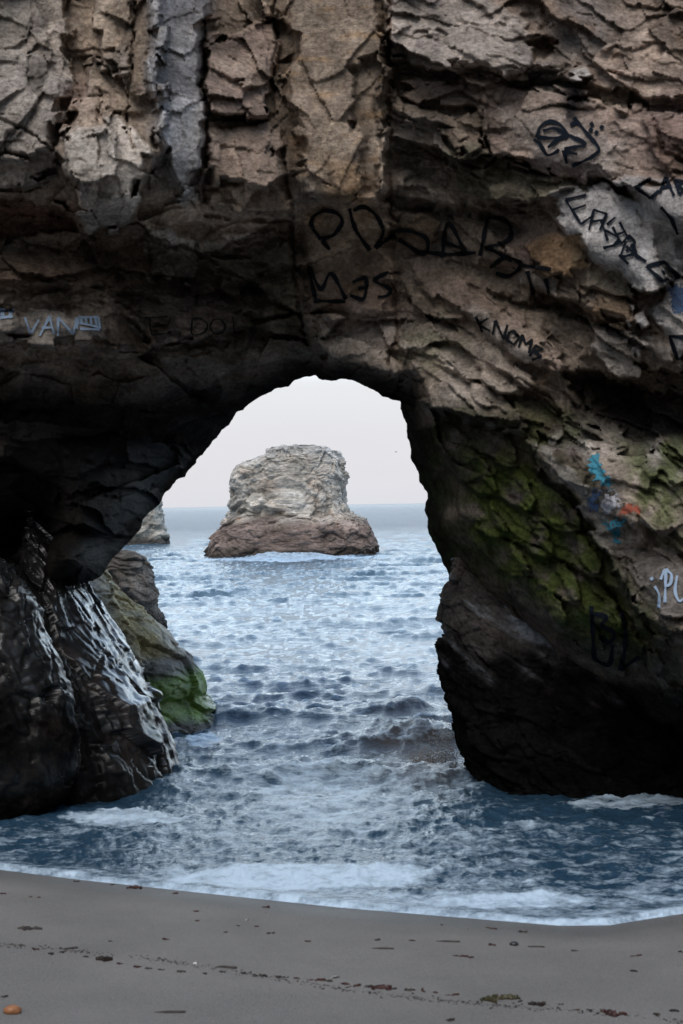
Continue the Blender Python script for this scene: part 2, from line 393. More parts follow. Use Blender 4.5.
# slabs: outline, how far it stands out (m), edge softness (px), colour, its strength, straight edge?
SL = [
 ([(-420, -900), (58, -900), (72, 90), (55, 140), (50, 172), (20, 190), (-420, 195)], .22, 10, 'grey', .5, 0),
 ([(-60, 60), (40, 55), (66, 82), (48, 150), (20, 158), (-60, 150)], .16, 14, 'grey', .3, 0),
 ([(75, -300), (160, -300), (166, 60), (160, 160), (142, 190), (137, 222), (118, 230), (90, 228), (75, 200), (60, 165), (52, 150), (84, 92), (95, 50)], .46, 8, 'tan', .6, 0),
 ([(62, 130), (120, 118), (150, 150), (140, 190), (136, 222), (118, 229), (92, 227), (76, 200)], .24, 8, 'pale', .6, 0),
 ([(58, 160), (76, 200), (80, 190), (66, 150)], .10, 4, 'pale', .4, 0),
 ([(95, 55), (130, 40), (128, 72), (100, 78)], .16, 6, 'grey', .3, 0),
 ([(160, -300), (200, -300), (203, 60), (205, 130), (195, 185), (182, 195), (166, 170), (150, 130), (150, 60)], .50, 14, 'blue', .6, 0),
 ([(209, 36), (272, 20), (274, 112), (240, 117), (208, 112)], .34, 6, 'mauve', .6, 0),
 ([(215, 52), (262, 55), (270, 78), (240, 84), (215, 70)], .08, 5, 'tan', .4, 0),
 ([(205, 123), (276, 118), (284, 178), (276, 194), (240, 186), (206, 184)], .26, 12, 'mauve', .4, 0),
 ([(205, 190), (250, 186), (284, 192), (287, 213), (240, 216), (210, 212)], .20, 7, 'tan', .4, 0),
 ([(278, -300), (387, -300), (387, 120), (386, 200), (345, 206), (306, 198), (290, 120)], .40, 26, 'tan', .5, 0),
 ([(352, 60), (372, 55), (380, 110), (378, 190), (362, 190), (354, 120)], -.16, 12, 'tan', .2, 0),
 ([(318, 160), (360, 165), (372, 195), (330, 200)], .10, 14, 'ochre', .6, 0),
 ([(302, 212), (390, 205), (393, 308), (332, 318), (306, 300)], .14, 14, 'ochre', .3, 0),
 ([(322, 312), (395, 308), (400, 396), (332, 374), (316, 364)], .20, 16, 'grey', .4, 0),
 ([(389, -300), (1110, -300), (1110, 60), (683, 96), (640, 100), (562, 76), (540, 70), (500, 76), (450, 65), (389, 62)], .22, 7, 'mauve', .35, 0),
 ([(389, -60), (470, -10), (535, 28), (528, 64), (500, 72), (450, 62), (389, 60)], .10, 8, 'grey', .5, 0),
 ([(528, 36), (555, 34), (562, 50), (545, 64), (528, 60)], -.18, 6, 'ochre', .3, 0),
 ([(572, 76), (588, 70), (594, 80), (577, 87)], .34, 4, 'pale', .9, 0),
 ([(389, 84), (470, 76), (560, 88), (640, 108), (683, 112), (1110, 112), (1110, 240), (683, 226), (655, 215), (625, 190), (600, 182), (562, 178), (530, 170), (505, 160), (490, 155), (480, 118), (468, 100), (430, 106), (400, 92)], .30, 6, 'mauve', .55, 0),
 ([(500, 110), (560, 112), (625, 140), (628, 180), (560, 172), (510, 152)], .04, 18, 'pale', .35, 0),
 ([(394, 108), (450, 113), (478, 104), (488, 158), (476, 166), (456, 132), (440, 126), (400, 119)], .20, 5, 'tan', .5, 0),
 ([(408, 118), (440, 120), (452, 132), (470, 165), (505, 162), (490, 178), (462, 170), (445, 140), (415, 132)], .12, 4, 'grey', .4, 0),
 ([(445, 140), (492, 156), (540, 174), (605, 182), (562, 196), (530, 206), (480, 197), (450, 186)], .20, 7, 'olive', .7, 0),
 ([(640, 116), (700, 116), (700, 190), (672, 180), (655, 150)], .12, 7, 'red', .4, 0),
 ([(553, 193), (602, 184), (642, 215), (660, 262), (674, 285), (660, 292), (640, 293), (625, 283), (600, 265), (585, 245), (570, 222)], .44, 4, 'white', .6, 0),
 ([(618, 182), (800, 182), (800, 420), (683, 386), (670, 342), (656, 312), (672, 290), (652, 250), (634, 212)], .26, 7, 'white', .5, 0),
 ([(524, 240), (560, 231), (592, 250), (586, 276), (550, 276), (526, 262)], .26, 7, 'ochre', .7, 0),
 ([(575, 255), (600, 268), (628, 287), (640, 300), (610, 300), (585, 288)], .18, 7, 'olive', .5, 0),
 ([(590, 296), (628, 304), (630, 330), (600, 322)], .15, 7, 'ochre', .4, 0),
 ([(627, 312), (639, 306), (646, 322), (634, 331)], .30, 3, 'white', .6, 0),
 ([(595, 334), (622, 334), (646, 350), (640, 378), (615, 372), (596, 358)], .26, 5, 'pale', .6, 0),
 ([(620, 330), (650, 326), (672, 345), (676, 380), (648, 372)], .20, 6, 'pale', .4, 0),
 ([(392, 215), (420, 212), (440, 228), (432, 250), (400, 246)], .14, 6, 'ochre', .5, 0),
 ([(440, 225), (470, 215), (505, 236), (512, 262), (470, 262)], .14, 6, 'tan', .4, 0),
 ([(505, 262), (530, 270), (560, 280), (555, 300), (520, 290)], .12, 6, 'grey', .5, 0),
 ([(398, 258), (440, 252), (520, 318), (566, 360), (552, 376), (500, 342), (430, 292)], .18, 8, 'mauve', .4, 0),
 ([(466, 300), (500, 318), (545, 352), (535, 368), (500, 350), (470, 325)], .10, 7, 'pale', .4, 0),
 ([(396, 318), (440, 316), (500, 352), (540, 392), (500, 398), (440, 362), (400, 350)], .16, 9, 'grey', .4, 0),
 ([(405, 352), (460, 362), (512, 402), (528, 432), (470, 426), (420, 398)], .20, 12, 'grey', .3, 0),
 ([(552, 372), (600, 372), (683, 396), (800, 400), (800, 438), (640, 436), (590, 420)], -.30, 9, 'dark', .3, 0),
 ([(526, 440), (562, 438), (620, 446), (800, 446), (800, 720), (683, 712), (655, 690), (648, 640), (628, 600), (612, 562), (590, 525), (560, 490), (540, 470)], .34, 6, 'grey', .4, 0),
 ([(534, 446), (570, 444), (588, 462), (586, 505), (566, 488), (546, 470)], .05, 5, 'mauve', .6, 0),
 ([(620, 560), (660, 558), (688, 570), (700, 620), (660, 615), (640, 598)], .12, 6, 'grey', .5, 0),
 ([(-420, 302), (60, 312), (108, 320), (114, 334), (60, 345), (0, 341), (-420, 336)], .24, 6, 'grey', .6, 0),
 ([(-420, 196), (62, 204), (76, 228), (0, 238), (-420, 240)], -.26, 8, 'red', .5, 0),
 ([(150, 235), (190, 224), (198, 262), (186, 286), (146, 276)], .14, 6, 'pale', .5, 0),
 ([(196, 240), (230, 228), (285, 236), (290, 268), (240, 290), (205, 284)], .16, 9, 'grey', .3, 0),
 ([(-60, 250), (60, 246), (130, 268), (120, 290), (0, 286)], .14, 8, 'red', .4, 0),
 ([(140, 345), (180, 338), (200, 352), (160, 362)], .12, 5, 'grey', .4, 0),
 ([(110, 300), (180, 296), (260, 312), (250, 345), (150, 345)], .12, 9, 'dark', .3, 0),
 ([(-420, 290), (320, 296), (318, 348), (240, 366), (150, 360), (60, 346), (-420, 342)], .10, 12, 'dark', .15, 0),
 ([(60, 440), (150, 430), (200, 452), (142, 530), (100, 578), (66, 576), (52, 520)], .25, 20, 'black', .6, 0),
]
# overlapping scales of mossy stone that run down to the right
for k, (cx, cy, a, b, p) in enumerate([(470, 470, 34, 16, .2), (505, 480, 40, 18, .2), (545, 505, 44, 18, .22), (480, 512, 36, 16, .2), (520, 525, 44, 17, .24), (566, 545, 46, 18, .22),
                                      (600, 560, 36, 16, .2), (500, 552, 38, 15, .22), (545, 570, 46, 17, .26), (590, 596, 46, 17, .24), (535, 600, 40, 16, .3), (572, 622, 44, 17, .28), (615, 632, 40, 16, .22),
                                      (450, 440, 34, 15, .16), (490, 440, 38, 15, .16), (602, 655, 34, 13, .2), (640, 655, 30, 14, .16)]):
    th = math.radians(42 + 6 * math.sin(k * 2.3))
    q = [(cx + a * math.cos(s) * math.cos(th) - b * math.sin(s) * math.sin(th), cy + a * math.cos(s) * math.sin(th) + b * math.sin(s) * math.cos(th)) for s in np.linspace(0, 2 * math.pi, 14)[:-1]]
    SL.append((q, p * .62, 7, 'grey', .3, 1))

def C3(k):
    return np.array(C[k])
lowf = fbm(P3 * 0.7, 3, 71); midf = fbm(P3 * 2.2, 4, 73); hif = fbm(P3 * np.array([3, 1, 9.0]), 4, 79)
T = np.ones(U.shape + (3,)) * C3('tan')
def paint(w, key, k=1.0):
    global T
    w = np.clip(w * k, 0, 1)[..., None]
    T = T * (1 - w) + C3(key) * w if isinstance(key, str) else T * (1 - w) + np.array(key) * w
paint(sstep(.0, .4, lowf), 'grey', .8)
paint(sstep(.05, .45, -lowf + .3 * midf), 'mauve', .8)
paint(sstep(.15, .5, midf), 'ochre', .55)
paint(sstep(.2, .5, -midf), 'olive', .5)
paint(sstep(.25, .5, hif), 'pale', .35)

slab = np.zeros_like(U)
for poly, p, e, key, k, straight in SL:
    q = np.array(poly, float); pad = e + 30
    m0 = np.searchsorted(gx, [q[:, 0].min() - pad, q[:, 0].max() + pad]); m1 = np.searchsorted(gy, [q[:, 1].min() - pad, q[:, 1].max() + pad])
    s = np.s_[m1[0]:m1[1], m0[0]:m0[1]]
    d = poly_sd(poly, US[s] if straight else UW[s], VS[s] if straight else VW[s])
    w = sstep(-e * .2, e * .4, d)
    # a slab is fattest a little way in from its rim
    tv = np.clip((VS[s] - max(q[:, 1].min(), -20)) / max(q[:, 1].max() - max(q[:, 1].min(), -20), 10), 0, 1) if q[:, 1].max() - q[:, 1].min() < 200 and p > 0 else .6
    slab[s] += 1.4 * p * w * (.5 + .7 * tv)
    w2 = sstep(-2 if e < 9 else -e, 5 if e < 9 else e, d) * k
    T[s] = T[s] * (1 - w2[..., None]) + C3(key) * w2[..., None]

# bedding and joints: chiselled planes in three sizes; beds fall to the right on the right side and lie flat on the left
def rot(P, a):
    c, s_ = math.cos(a), math.sin(a)
    return np.stack([P[..., 0] * c - P[..., 2] * s_, P[..., 1], P[..., 0] * s_ + P[..., 2] * c], -1)
PW = P3 + np.stack([wx, 0 * wx, wz], -1) * 0.16 + np.stack([wxf, 0 * wx, wzf], -1) * 0.035
PR = rot(PW, math.radians(36)); PT = rot(PW, math.radians(12)); PL = rot(PW, math.radians(4))
wr = sstep(385, 430, UW) * sstep(150, 290, VW)          # steep beds
wtp = sstep(380, 395, UW) * (1 - sstep(150, 290, VW))   # gentle beds upper right
wl = 1 - np.clip(wr + wtp, 0, 1)
upl = wl * (1 - sstep(190, 240, VW))                    # upright joints upper left
def layer(P, s, seed, tilt, lip_):
    return facets(P * np.array(s) + 5.7, seed, tilt, lip=lip_, off=.45)
fac = np.zeros_like(U); rnd = np.zeros_like(U); crack = np.zeros_like(U)
lowm = sstep(-.35, .3, fbm(P3 * 1.1 + 9, 3, 151))
for w, Pq, scs, lp, saw in ((wr, PR, ((.6, 1, 1.5), (1.6, 1, 3.6), (5, 1, 9)), .35, (2.6, .15)), (wtp, PT, ((.6, 1, 1.2), (1.6, 1, 3.2), (5, 1, 9)), .3, (2.0, .13)),
                            (wl - upl, PL, ((.6, 1, 1.6), (1.6, 1, 4.0), (5, 1, 10)), .3, (3.0, .11)), (upl, PL, ((1.0, 1, .8), (2.6, 1, 2.2), (7.5, 1, 7)), .15, (1.5, .06))):
    sel = w > 0.001
    off = 0
    for k, (sc_, amp) in enumerate(zip(scs, (.24, .095, .015))):
        h, r, g = layer(Pq[sel], sc_, 101 + 7 * k, 1.7, lp)
        if k:
            h = h * sstep(.0, .05, g) if k == 2 else h
        fac[sel] += w[sel] * h * amp
        rnd[sel] += w[sel] * (r - .5) * (.65, .4, .15)[k]
        off = off + (r - .5) * (.5, .45, .22)[k]
    # chipped ledges: each bed stands out further towards its lower edge and then breaks off
    ss = -Pq[sel][..., 2] * saw[0] + 1.6 * wx[sel] + off
    fr_ = ss - np.floor(ss)
    if lp == .3 and saw[0] == 3.0:
        fac[sel] *= 1 + .5 * w[sel]
    fac[sel] += w[sel] * saw[1] * (fr_ * (1 - sstep(.90, 1.0, fr_)) - .4) * lowm[sel]
    s2 = -Pq[sel][..., 2] * saw[0] * 3.3 + 1.3 * wz[sel] + 1.3 * off
    fr_ = s2 - np.floor(s2)
    fac[sel] += w[sel] * saw[1] * .2 * (fr_ * (1 - sstep(.86, 1.0, fr_)) - .4) * (1 - .6 * lowm[sel])
smoothz = 1 - .75 * sstep(278, 300, U) * (1 - sstep(375, 387, U)) * (1 - sstep(190, 230, V))      # the smooth buttress
smoothz *= 1 - .55 * sstep(158, 170, U) * (1 - sstep(196, 206, U)) * (1 - sstep(180, 200, V))     # the pale pillar
smoothz *= 1 - .85 * sstep(0, 8, poly_sd([(553, 193), (602, 184), (642, 215), (664, 262), (674, 285), (640, 293), (600, 265), (570, 222)], U, V))
smoothz *= 1 - .6 * sstep(0, 12, poly_sd([(500, 100), (560, 104), (640, 130), (683, 190), (683, 300), (640, 200), (560, 176), (505, 155)], U, V))
for x0_, y0_, x1_, y1_, k_ in ((20, 306, 108, 342, .6), (530, 108, 612, 170, .6), (304, 198, 392, 312, .55), (392, 215, 560, 298, .5), (470, 308, 548, 372, .6), (632, 176, 700, 240, .6), (640, 560, 700, 615, .6), (655, 325, 700, 365, .6), (580, 600, 645, 678, .55), (582, 444, 650, 550, .6)):
    smoothz *= 1 - k_ * sstep(-4, 10, np.minimum(np.minimum(U - x0_, x1_ - U), np.minimum(V - y0_, y1_ - V)))
smoothz *= 1 - .6 * sstep(-10, 14, poly_sd([(430, 420), (520, 430), (600, 500), (640, 640), (600, 670), (530, 610), (450, 560)], U, V))
D = D - slab - (fac - crack) * smoothz
D -= fbm(P3 * 7, 5, 301, .6) * .018 + fbm(P3 * 5 + wxf[..., None] * .3, 4, 303, .55, True) * .014 + fbm(P3 * 3.0, 3, 307) * .06
strat = PR[..., 2] * 9 + wx * 2
D -= (wr * .035 + wtp * .02) * (2 * np.abs(strat - np.floor(strat) - .5) - .5) * sstep(-.3, .3, midf)
# open joints: (points, width px, depth m)
JN = [([(204, -60), (203, 40), (206, 90), (206, 150), (204, 200)], 2.2, .16), ([(206, 116), (240, 119), (276, 115)], 3.2, .28), ([(275, -60), (274, 60), (279, 130), (288, 200), (296, 270), (302, 340)], 2.2, .16),
      ([(388, -200), (388, 100), (391, 220), (396, 345)], 1.6, .07), ([(134, -40), (132, 20), (130, 80), (127, 120), (132, 150)], 1.6, .14), ([(92, 60), (110, 72), (130, 66)], 2.0, .15), ([(390, 72), (450, 74), (500, 82), (560, 80)], 3.5, .2),
      ([(100, 90), (96, 130), (100, 170)], 1.5, .08), ([(155, 40), (158, 100), (153, 150)], 2.5, .16), ([(205, 215), (245, 222), (290, 218)], 3, .2), ([(0, 120), (30, 132), (52, 150)], 2.0, .12),
      ([(540, 300), (590, 318), (636, 332)], 8, .3), ([(470, 290), (520, 306), (560, 310)], 5, .22), ([(392, 200), (440, 208), (520, 226)], 7, .3), ([(655, 120), (668, 150), (690, 160)], 3, .15)]
for q, w, dep in JN:
    q = np.array(q, float); pad = 30
    m0 = np.searchsorted(gx, [q[:, 0].min() - pad, q[:, 0].max() + pad]); m1 = np.searchsorted(gy, [q[:, 1].min() - pad, q[:, 1].max() + pad])
    s = np.s_[m1[0]:m1[1], m0[0]:m0[1]]
    d, _, _ = polyline_near(q, US[s] + wx[s] * (11 if w > 2.01 else 5), VS[s] + wz[s] * 9)
    D[s] += dep * (1 - sstep(w * .25, w * 1.3, d)) * sstep(-.45, .25, midf[s] + .5 * lowf[s] + .12)

def evened(A, n):
    for _ in range(n):
        for ax in (0, 1):
            A = (np.roll(A, 1, ax) + A + np.roll(A, -1, ax)) / 3
    return A
DB = evened(D, 28)
for x0_, y0_, x1_, y1_, k_ in ((14, 308, 110, 340, .9), (530, 108, 612, 168, .8), (560, 196, 668, 288, .8), (636, 176, 700, 240, .7), (640, 562, 700, 612, .7), (655, 328, 700, 362, .8), (306, 202, 388, 308, .6), (396, 218, 560, 296, .6), (474, 312, 545, 368, .7)):
    m_ = k_ * sstep(-3, 9, np.minimum(np.minimum(U - x0_, x1_ - U), np.minimum(V - y0_, y1_ - V)))
    D = D * (1 - m_) + DB * m_
# rust seam beside the fault
d, _, _ = polyline_near(np.array([(389.5, -200), (389.5, 100), (392.5, 220), (398, 345)]), U + wx * 4, VS)
paint(1 - sstep(.8, 2.4, d), (.15, .08, .05), .7 * sstep(-.4, .2, midf))

# stone colour: bed to bed variation, lichen, moss; shade painted black under overhangs
T *= np.clip(1 + rnd * 1.05, .45, 1.7)[..., None]
paint(sstep(.05, .35, hif + .2 * midf) * sstep(278, 290, U) * (1 - sstep(380, 388, U)) * (1 - sstep(210, 250, V)), 'ochre', .5)
paint(sstep(196, 206, VW) * (1 - sstep(228, 236, VW)) * (1 - sstep(68, 80, UW)), 'red', .8)
dk = np.zeros_like(U)  # painted shade: blackens the stone in recesses, under ledges and in the cave
dk = np.maximum(dk, (1 - sstep(296, 320, UW)) * sstep(226, 262, VW) * (.36 + .42 * sstep(-.1, .35, midf)))                 # shade painted below the left overhang
dk = np.maximum(dk, (1 - sstep(300, 330, UW)) * sstep(334, 404, VW - .05 * UW + .0009 * np.clip(UW - 150, 0, 200) ** 2))            # shadow under the arch, painted black
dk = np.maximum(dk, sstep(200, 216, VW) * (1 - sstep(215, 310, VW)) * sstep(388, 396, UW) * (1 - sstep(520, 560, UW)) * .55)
dk = np.maximum(dk, 1 - sstep(6, 40, -sd_open + 10 * midf))                                # painted shade on the inner rim of the tunnel
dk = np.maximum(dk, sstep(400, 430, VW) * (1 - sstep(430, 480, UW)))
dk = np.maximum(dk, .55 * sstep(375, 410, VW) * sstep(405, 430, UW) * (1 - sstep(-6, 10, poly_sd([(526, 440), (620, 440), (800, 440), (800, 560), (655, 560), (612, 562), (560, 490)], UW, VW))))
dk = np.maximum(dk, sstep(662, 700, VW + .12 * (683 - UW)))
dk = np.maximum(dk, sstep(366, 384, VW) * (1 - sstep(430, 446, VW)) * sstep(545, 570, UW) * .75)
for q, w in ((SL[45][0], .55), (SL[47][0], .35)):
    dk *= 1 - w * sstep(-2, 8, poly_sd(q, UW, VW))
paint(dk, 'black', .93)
mossz = [([(430, 400), (520, 410), (600, 470), (620, 560), (660, 640), (640, 680), (560, 640), (500, 590), (440, 560), (425, 480)], 'mossd', .75), ([(470, 450), (530, 470), (600, 545), (640, 640), (600, 640), (530, 600), (470, 540)], 'moss', .8),
         ([(618, 440), (700, 436), (700, 545), (655, 545), (632, 500)], 'moss', .85), ([(400, 330), (440, 318), (470, 345), (440, 372), (405, 370)], 'moss', .45), ([(505, 398), (560, 410), (600, 440), (540, 440)], 'moss', .5),
         ([(590, 540), (640, 590), (690, 640), (690, 690), (640, 690), (590, 620)], 'mossd', .65), ([(205, 270), (290, 250), (310, 330), (240, 350)], 'mossd', .5), ([(640, 450), (668, 455), (664, 500), (645, 495)], 'moss', .5), ([(190, 235), (222, 235), (215, 270), (195, 262)], 'mossd', .5)]
mn = fbm(P3 * np.array([5, 1, 5]), 4, 401)
for q, key, k in mossz:
    paint(sstep(-14, 14, poly_sd(q, UW, VW)) * sstep(-.3, .25, mn + .12), key, k * .88)
paint(sstep(0, 8, poly_sd([(530, 442), (556, 440), (600, 505), (640, 545), (640, 560), (612, 562), (590, 525), (548, 472)], UW, VW)) * (1 - sstep(10, 22, poly_sd([(540, 446), (590, 446), (640, 545), (600, 520), (560, 486)], UW, VW))), 'pale', .5)
# dark patch above the doodle
paint(1 - sstep(4, 16, np.hypot((UW - 572) / 1.0, (VW - 100) / 2.2)), (.03, .027, .03), .9)
wet = np.clip(dk * .3, 0, 1) * sstep(150, 30, U - 0 * V) * sstep(380, 470, V)
wet = np.clip(wet, 0, .95)
wet = np.maximum(wet, .22 * sstep(0, 20, poly_sd([(60, 440), (150, 430), (200, 452), (142, 530), (100, 578), (66, 576), (52, 520)], UW, VW)))

# stone turns away into the tunnel at its rim
dist_in = np.clip(-sd_open, 0, 400)
rr = np.clip(1 - dist_in / 34.0, 0, 1)
D += .9 * (1 - np.sqrt(np.clip(1 - rr * rr, 0, 1)))

CO = at(U, V, D)
keepq = np.zeros((NR - 1, NC - 1), bool)
out = ~inside
keepq = out[:-1, :-1] | out[:-1, 1:] | out[1:, :-1] | out[1:, 1:]
touch = np.zeros((NR, NC), bool)
touch[:-1, :-1] |= keepq; touch[:-1, 1:] |= keepq; touch[1:, :-1] |= keepq; touch[1:, 1:] |= keepq
rim = touch & inside
_, sx, sy = polyline_near(SIL, U[rim], V[rim])
U2, V2 = U.copy(), V.copy()
U2[rim] = sx; V2[rim] = sy
CO[rim] = at(sx, sy, D[rim])
idx = np.arange(NR * NC).reshape(NR, NC)
Q = np.stack([idx[:-1, :-1], idx[1:, :-1], idx[1:, 1:], idx[:-1, 1:]], -1)[keepq]
# the back: the tunnel wall runs on through the rock and opens onto the seaward cliff; the outer border is carried back too
edges = np.concatenate([Q[:, [0, 1]], Q[:, [1, 2]], Q[:, [2, 3]], Q[:, [3, 0]]])
key = np.minimum(edges[:, 0], edges[:, 1]).astype(np.int64) * (NR * NC) + np.maximum(edges[:, 0], edges[:, 1])
uq, inv, cnt = np.unique(key, return_inverse=True, return_counts=True)
be = edges[cnt[inv] == 1]
bv = np.unique(be)
flat = CO.reshape(-1, 3); Tf = T.reshape(-1, 3); wf = wet.ravel()
uu, vv = U2.ravel()[bv], V2.ravel()[bv]
isrim = rim.ravel()[bv] | (sd_open.ravel()[bv] > -3)
# direction away from the opening
e_ = 3.0
gxr = poly_sd(OPEN, uu + e_, vv) - poly_sd(OPEN, uu - e_, vv); gyr = poly_sd(OPEN, uu, vv + e_) - poly_sd(OPEN, uu, vv - e_)
gl = np.hypot(gxr, gyr) + 1e-9
ox, oz = -gxr / gl, gyr / gl
rings = []
base = flat[bv]
for dy, off, yabs in ((.35, .06, None), (1.2, .18, None), (2.4, .25, None), (None, .4, 'b'), (None, 3.5, 'c')):
    p = base.copy()
    yb = 18.9 - .6 * sstep(-1.0, 1.2, base[:, 0])
    ny = np.minimum(base[:, 1] + dy, yb - .3) if yabs is None else yb + (0 if yabs == 'b' else .5)
    nse = perlin(np.stack([base[:, 0] * 3, ny * 2, base[:, 2] * 3], -1), 5) * .12
    k = ny / base[:, 1]
    p[:, 0] = base[:, 0] * k + ox * np.where(isrim, off * 1.0 + np.abs(nse), .0)
    p[:, 2] = H + (base[:, 2] - H) * k + oz * np.where(isrim, off + np.abs(nse), .0)
    p[:, 1] = ny
    rings.append(p)
n0 = NR * NC; nb = len(bv)
lut = np.full(n0, -1); lut[bv] = np.arange(nb)
allco = np.concatenate([flat] + rings)
allT = np.concatenate([Tf] + [Tf[bv]] * len(rings)); allw = np.concatenate([wf] + [wf[bv]] * len(rings))
bq = []
for r in range(len(rings)):
    a = be[:, 0] if r == 0 else n0 + (r - 1) * nb + lut[be[:, 0]]
    b = be[:, 1] if r == 0 else n0 + (r - 1) * nb + lut[be[:, 1]]
    bq.append(np.stack([b, a, n0 + r * nb + lut[be[:, 0]], n0 + r * nb + lut[be[:, 1]]], -1))
Q = np.concatenate([Q] + bq)
used = np.zeros(len(allco), bool); used[Q.ravel()] = True
remap = np.cumsum(used) - 1
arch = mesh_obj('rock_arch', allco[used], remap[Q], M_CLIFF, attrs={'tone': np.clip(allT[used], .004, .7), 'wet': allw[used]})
tag(arch, 'great brown rock arch covered in graffiti, its tunnel open to the sea', 'rock arch')

# ---- paint sprayed on the arch (parts of it, lying on the stone)
def lookD(u, v):
    x = np.interp(u, gx, np.arange(NC)); y = np.interp(v, gy, np.arange(NR))
    i = np.clip(y.astype(int), 0, NR - 2); j = np.clip(x.astype(int), 0, NC - 2)
    fy, fx = y - i, x - j
    return D[i, j] * (1 - fy) * (1 - fx) + D[i + 1, j] * fy * (1 - fx) + D[i, j + 1] * (1 - fy) * fx + D[i + 1, j + 1] * fy * fx

def smooth_line(q, n=6):
    q = [np.array(p, float) for p in q]
    if len(q) < 3:
        o = [q[0] + (q[1] - q[0]) * t for t in np.linspace(0, 1, 12)]
    else:
        e = [q[0] * 2 - q[1]] + q + [q[-1] * 2 - q[-2]]
        o = []
        for k in range(1, len(e) - 2):
            for t in np.linspace(0, 1, n, endpoint=False):
                a, b, c, d_ = e[k - 1], e[k], e[k + 1], e[k + 2]
                o.append(.5 * (2 * b + (c - a) * t + (2 * a - 5 * b + 4 * c - d_) * t * t + (3 * b - a - 3 * c + d_) * t ** 3))
        o.append(q[-1])
    o = np.array(o)
    L = np.concatenate([[0], np.cumsum(np.hypot(*np.diff(o, axis=0).T))])
    s = np.linspace(0, L[-1], max(4, int(L[-1] / .8)))
    return np.stack([np.interp(s, L, o[:, 0]), np.interp(s, L, o[:, 1])], -1)

def graffiti(strokes, width, mat, label, base=(0, 0), sc=1.0, curved=True, name='graffiti'):
    vs, qs, ed, n = [], [], [], 0
    for st in strokes:
        st = [(base[0] + x * sc, base[1] + y * sc) for x, y in st]
        o = smooth_line(st) if curved else smooth_line(st, 1)
        tg = np.gradient(o, axis=0); tg /= np.hypot(tg[:, 0], tg[:, 1])[:, None] + 1e-9
        nrm = np.stack([-tg[:, 1], tg[:, 0]], -1)
        wv = 1.3 * width * (1 + .25 * np.sin(np.arange(len(o)) * .21 + len(st)))
        K = 5
        for k in range(K):
            c = (k / (K - 1) - .5)
            p = o + nrm * (c * wv)[:, None]
            vs.append(at(p[:, 0], p[:, 1], lookD(p[:, 0], p[:, 1]) - .024))
            ed.append(np.full(len(o), 1 - .75 * (2 * abs(c)) ** 2))
        m = len(o)
        i = np.arange(m - 1)
        for k in range(K - 1):
            qs.append(np.stack([n + k * m + i, n + k * m + i + 1, n + (k + 1) * m + i + 1, n + (k + 1) * m + i], -1))
        n += K * m
    o = mesh_obj(name, np.concatenate(vs), np.concatenate(qs), mat, parent=arch, attrs={'edge': np.concatenate(ed) * 1.15})
    o['label'] = label
    return o

def paint_patch(poly, mat, label):
    q = np.array(poly, float)
    xs = np.arange(q[:, 0].min() - 4, q[:, 0].max() + 4, 1.0); ys = np.arange(q[:, 1].min() - 4, q[:, 1].max() + 4, 1.0)
    u, v = np.meshgrid(xs, ys)
    s = poly_sd(poly, u + fbm(np.stack([u * .22, u * 0, v * .22], -1), 3, 9) * 9, v + fbm(np.stack([u * .22, u * 0 + 4, v * .22], -1), 3, 12) * 9)
    ok = s > -3
    kq = ok[:-1, :-1] & ok[1:, :-1] & ok[:-1, 1:] & ok[1:, 1:]
    id_ = np.arange(u.size).reshape(u.shape)
    Qp = np.stack([id_[:-1, :-1], id_[1:, :-1], id_[1:, 1:], id_[:-1, 1:]], -1)[kq]
    us = np.zeros(u.size, bool); us[Qp.ravel()] = True
    rm_ = np.cumsum(us) - 1
    co = at(u.ravel(), v.ravel(), lookD(u.ravel(), v.ravel()) - .008)
    o = mesh_obj('paint_patch', co[us], rm_[Qp], mat, parent=arch, attrs={'edge': (sstep(-3, 5, s).ravel() * 1.05)[us]})
    o['label'] = label

k8 = 260 / 683
graffiti([[(65, 97), (80, 142), (102, 104)], [(104, 146), (130, 96), (142, 142)], [(110, 126), (138, 124)], [(152, 146), (153, 98), (192, 142), (202, 98)],
          [(206, 98), (258, 97)], [(208, 112), (262, 124)], [(214, 98), (214, 112)], [(224, 98), (228, 114)], [(238, 98), (240, 116)], [(250, 98), (254, 118)], [(206, 98), (202, 128)], [(258, 98), (264, 128)], [(210, 128), (262, 130)]],
         2.0, M_WHITE, 'pale blue VAN tag on the left ledge', (0, 280), k8, False)
graffiti([[(0, 74), (12, 98)], [(12, 76), (2, 92)], [(20, 78), (28, 88), (36, 76)], [(28, 88), (26, 100)], [(0, 98), (34, 96)]], 2.4, M_WHITE, 'pale blue strokes at the left picture edge', (0, 280), k8, False)
graffiti([[(380, 100), (440, 96)], [(392, 100), (398, 144)], [(400, 122), (444, 118)], [(398, 144), (450, 138)], [(505, 100), (505, 142), (535, 138), (545, 118), (530, 102), (508, 100)], [(560, 104), (552, 126), (572, 142), (592, 126), (580, 104), (560, 104)], [(612, 96), (618, 138), (642, 134)]],
         1.7, M_FAINT, 'faint black letters on the dark left overhang', (0, 280), k8)
k4 = 183 / 683
graffiti([[(138, 214), (150, 175), (182, 155), (218, 162), (242, 188), (246, 210), (190, 217), (138, 214)], [(126, 222), (150, 240), (176, 280), (214, 266), (210, 262)], [(178, 252), (240, 206), (276, 215), (318, 240), (240, 258)],
          [(236, 262), (250, 312)], [(240, 268), (288, 276)], [(262, 168), (290, 160), (322, 196), (368, 252), (358, 276), (318, 300), (268, 322)], [(275, 140), (300, 165)], [(338, 158), (348, 172)], [(332, 182), (346, 190)], [(354, 192), (366, 200)], [(374, 172), (386, 180)],
          [(160, 190), (205, 180), (238, 200)]], 3.0, M_NAVY, 'black line doodle with dots on the upper right slab', (500, 80), k4)
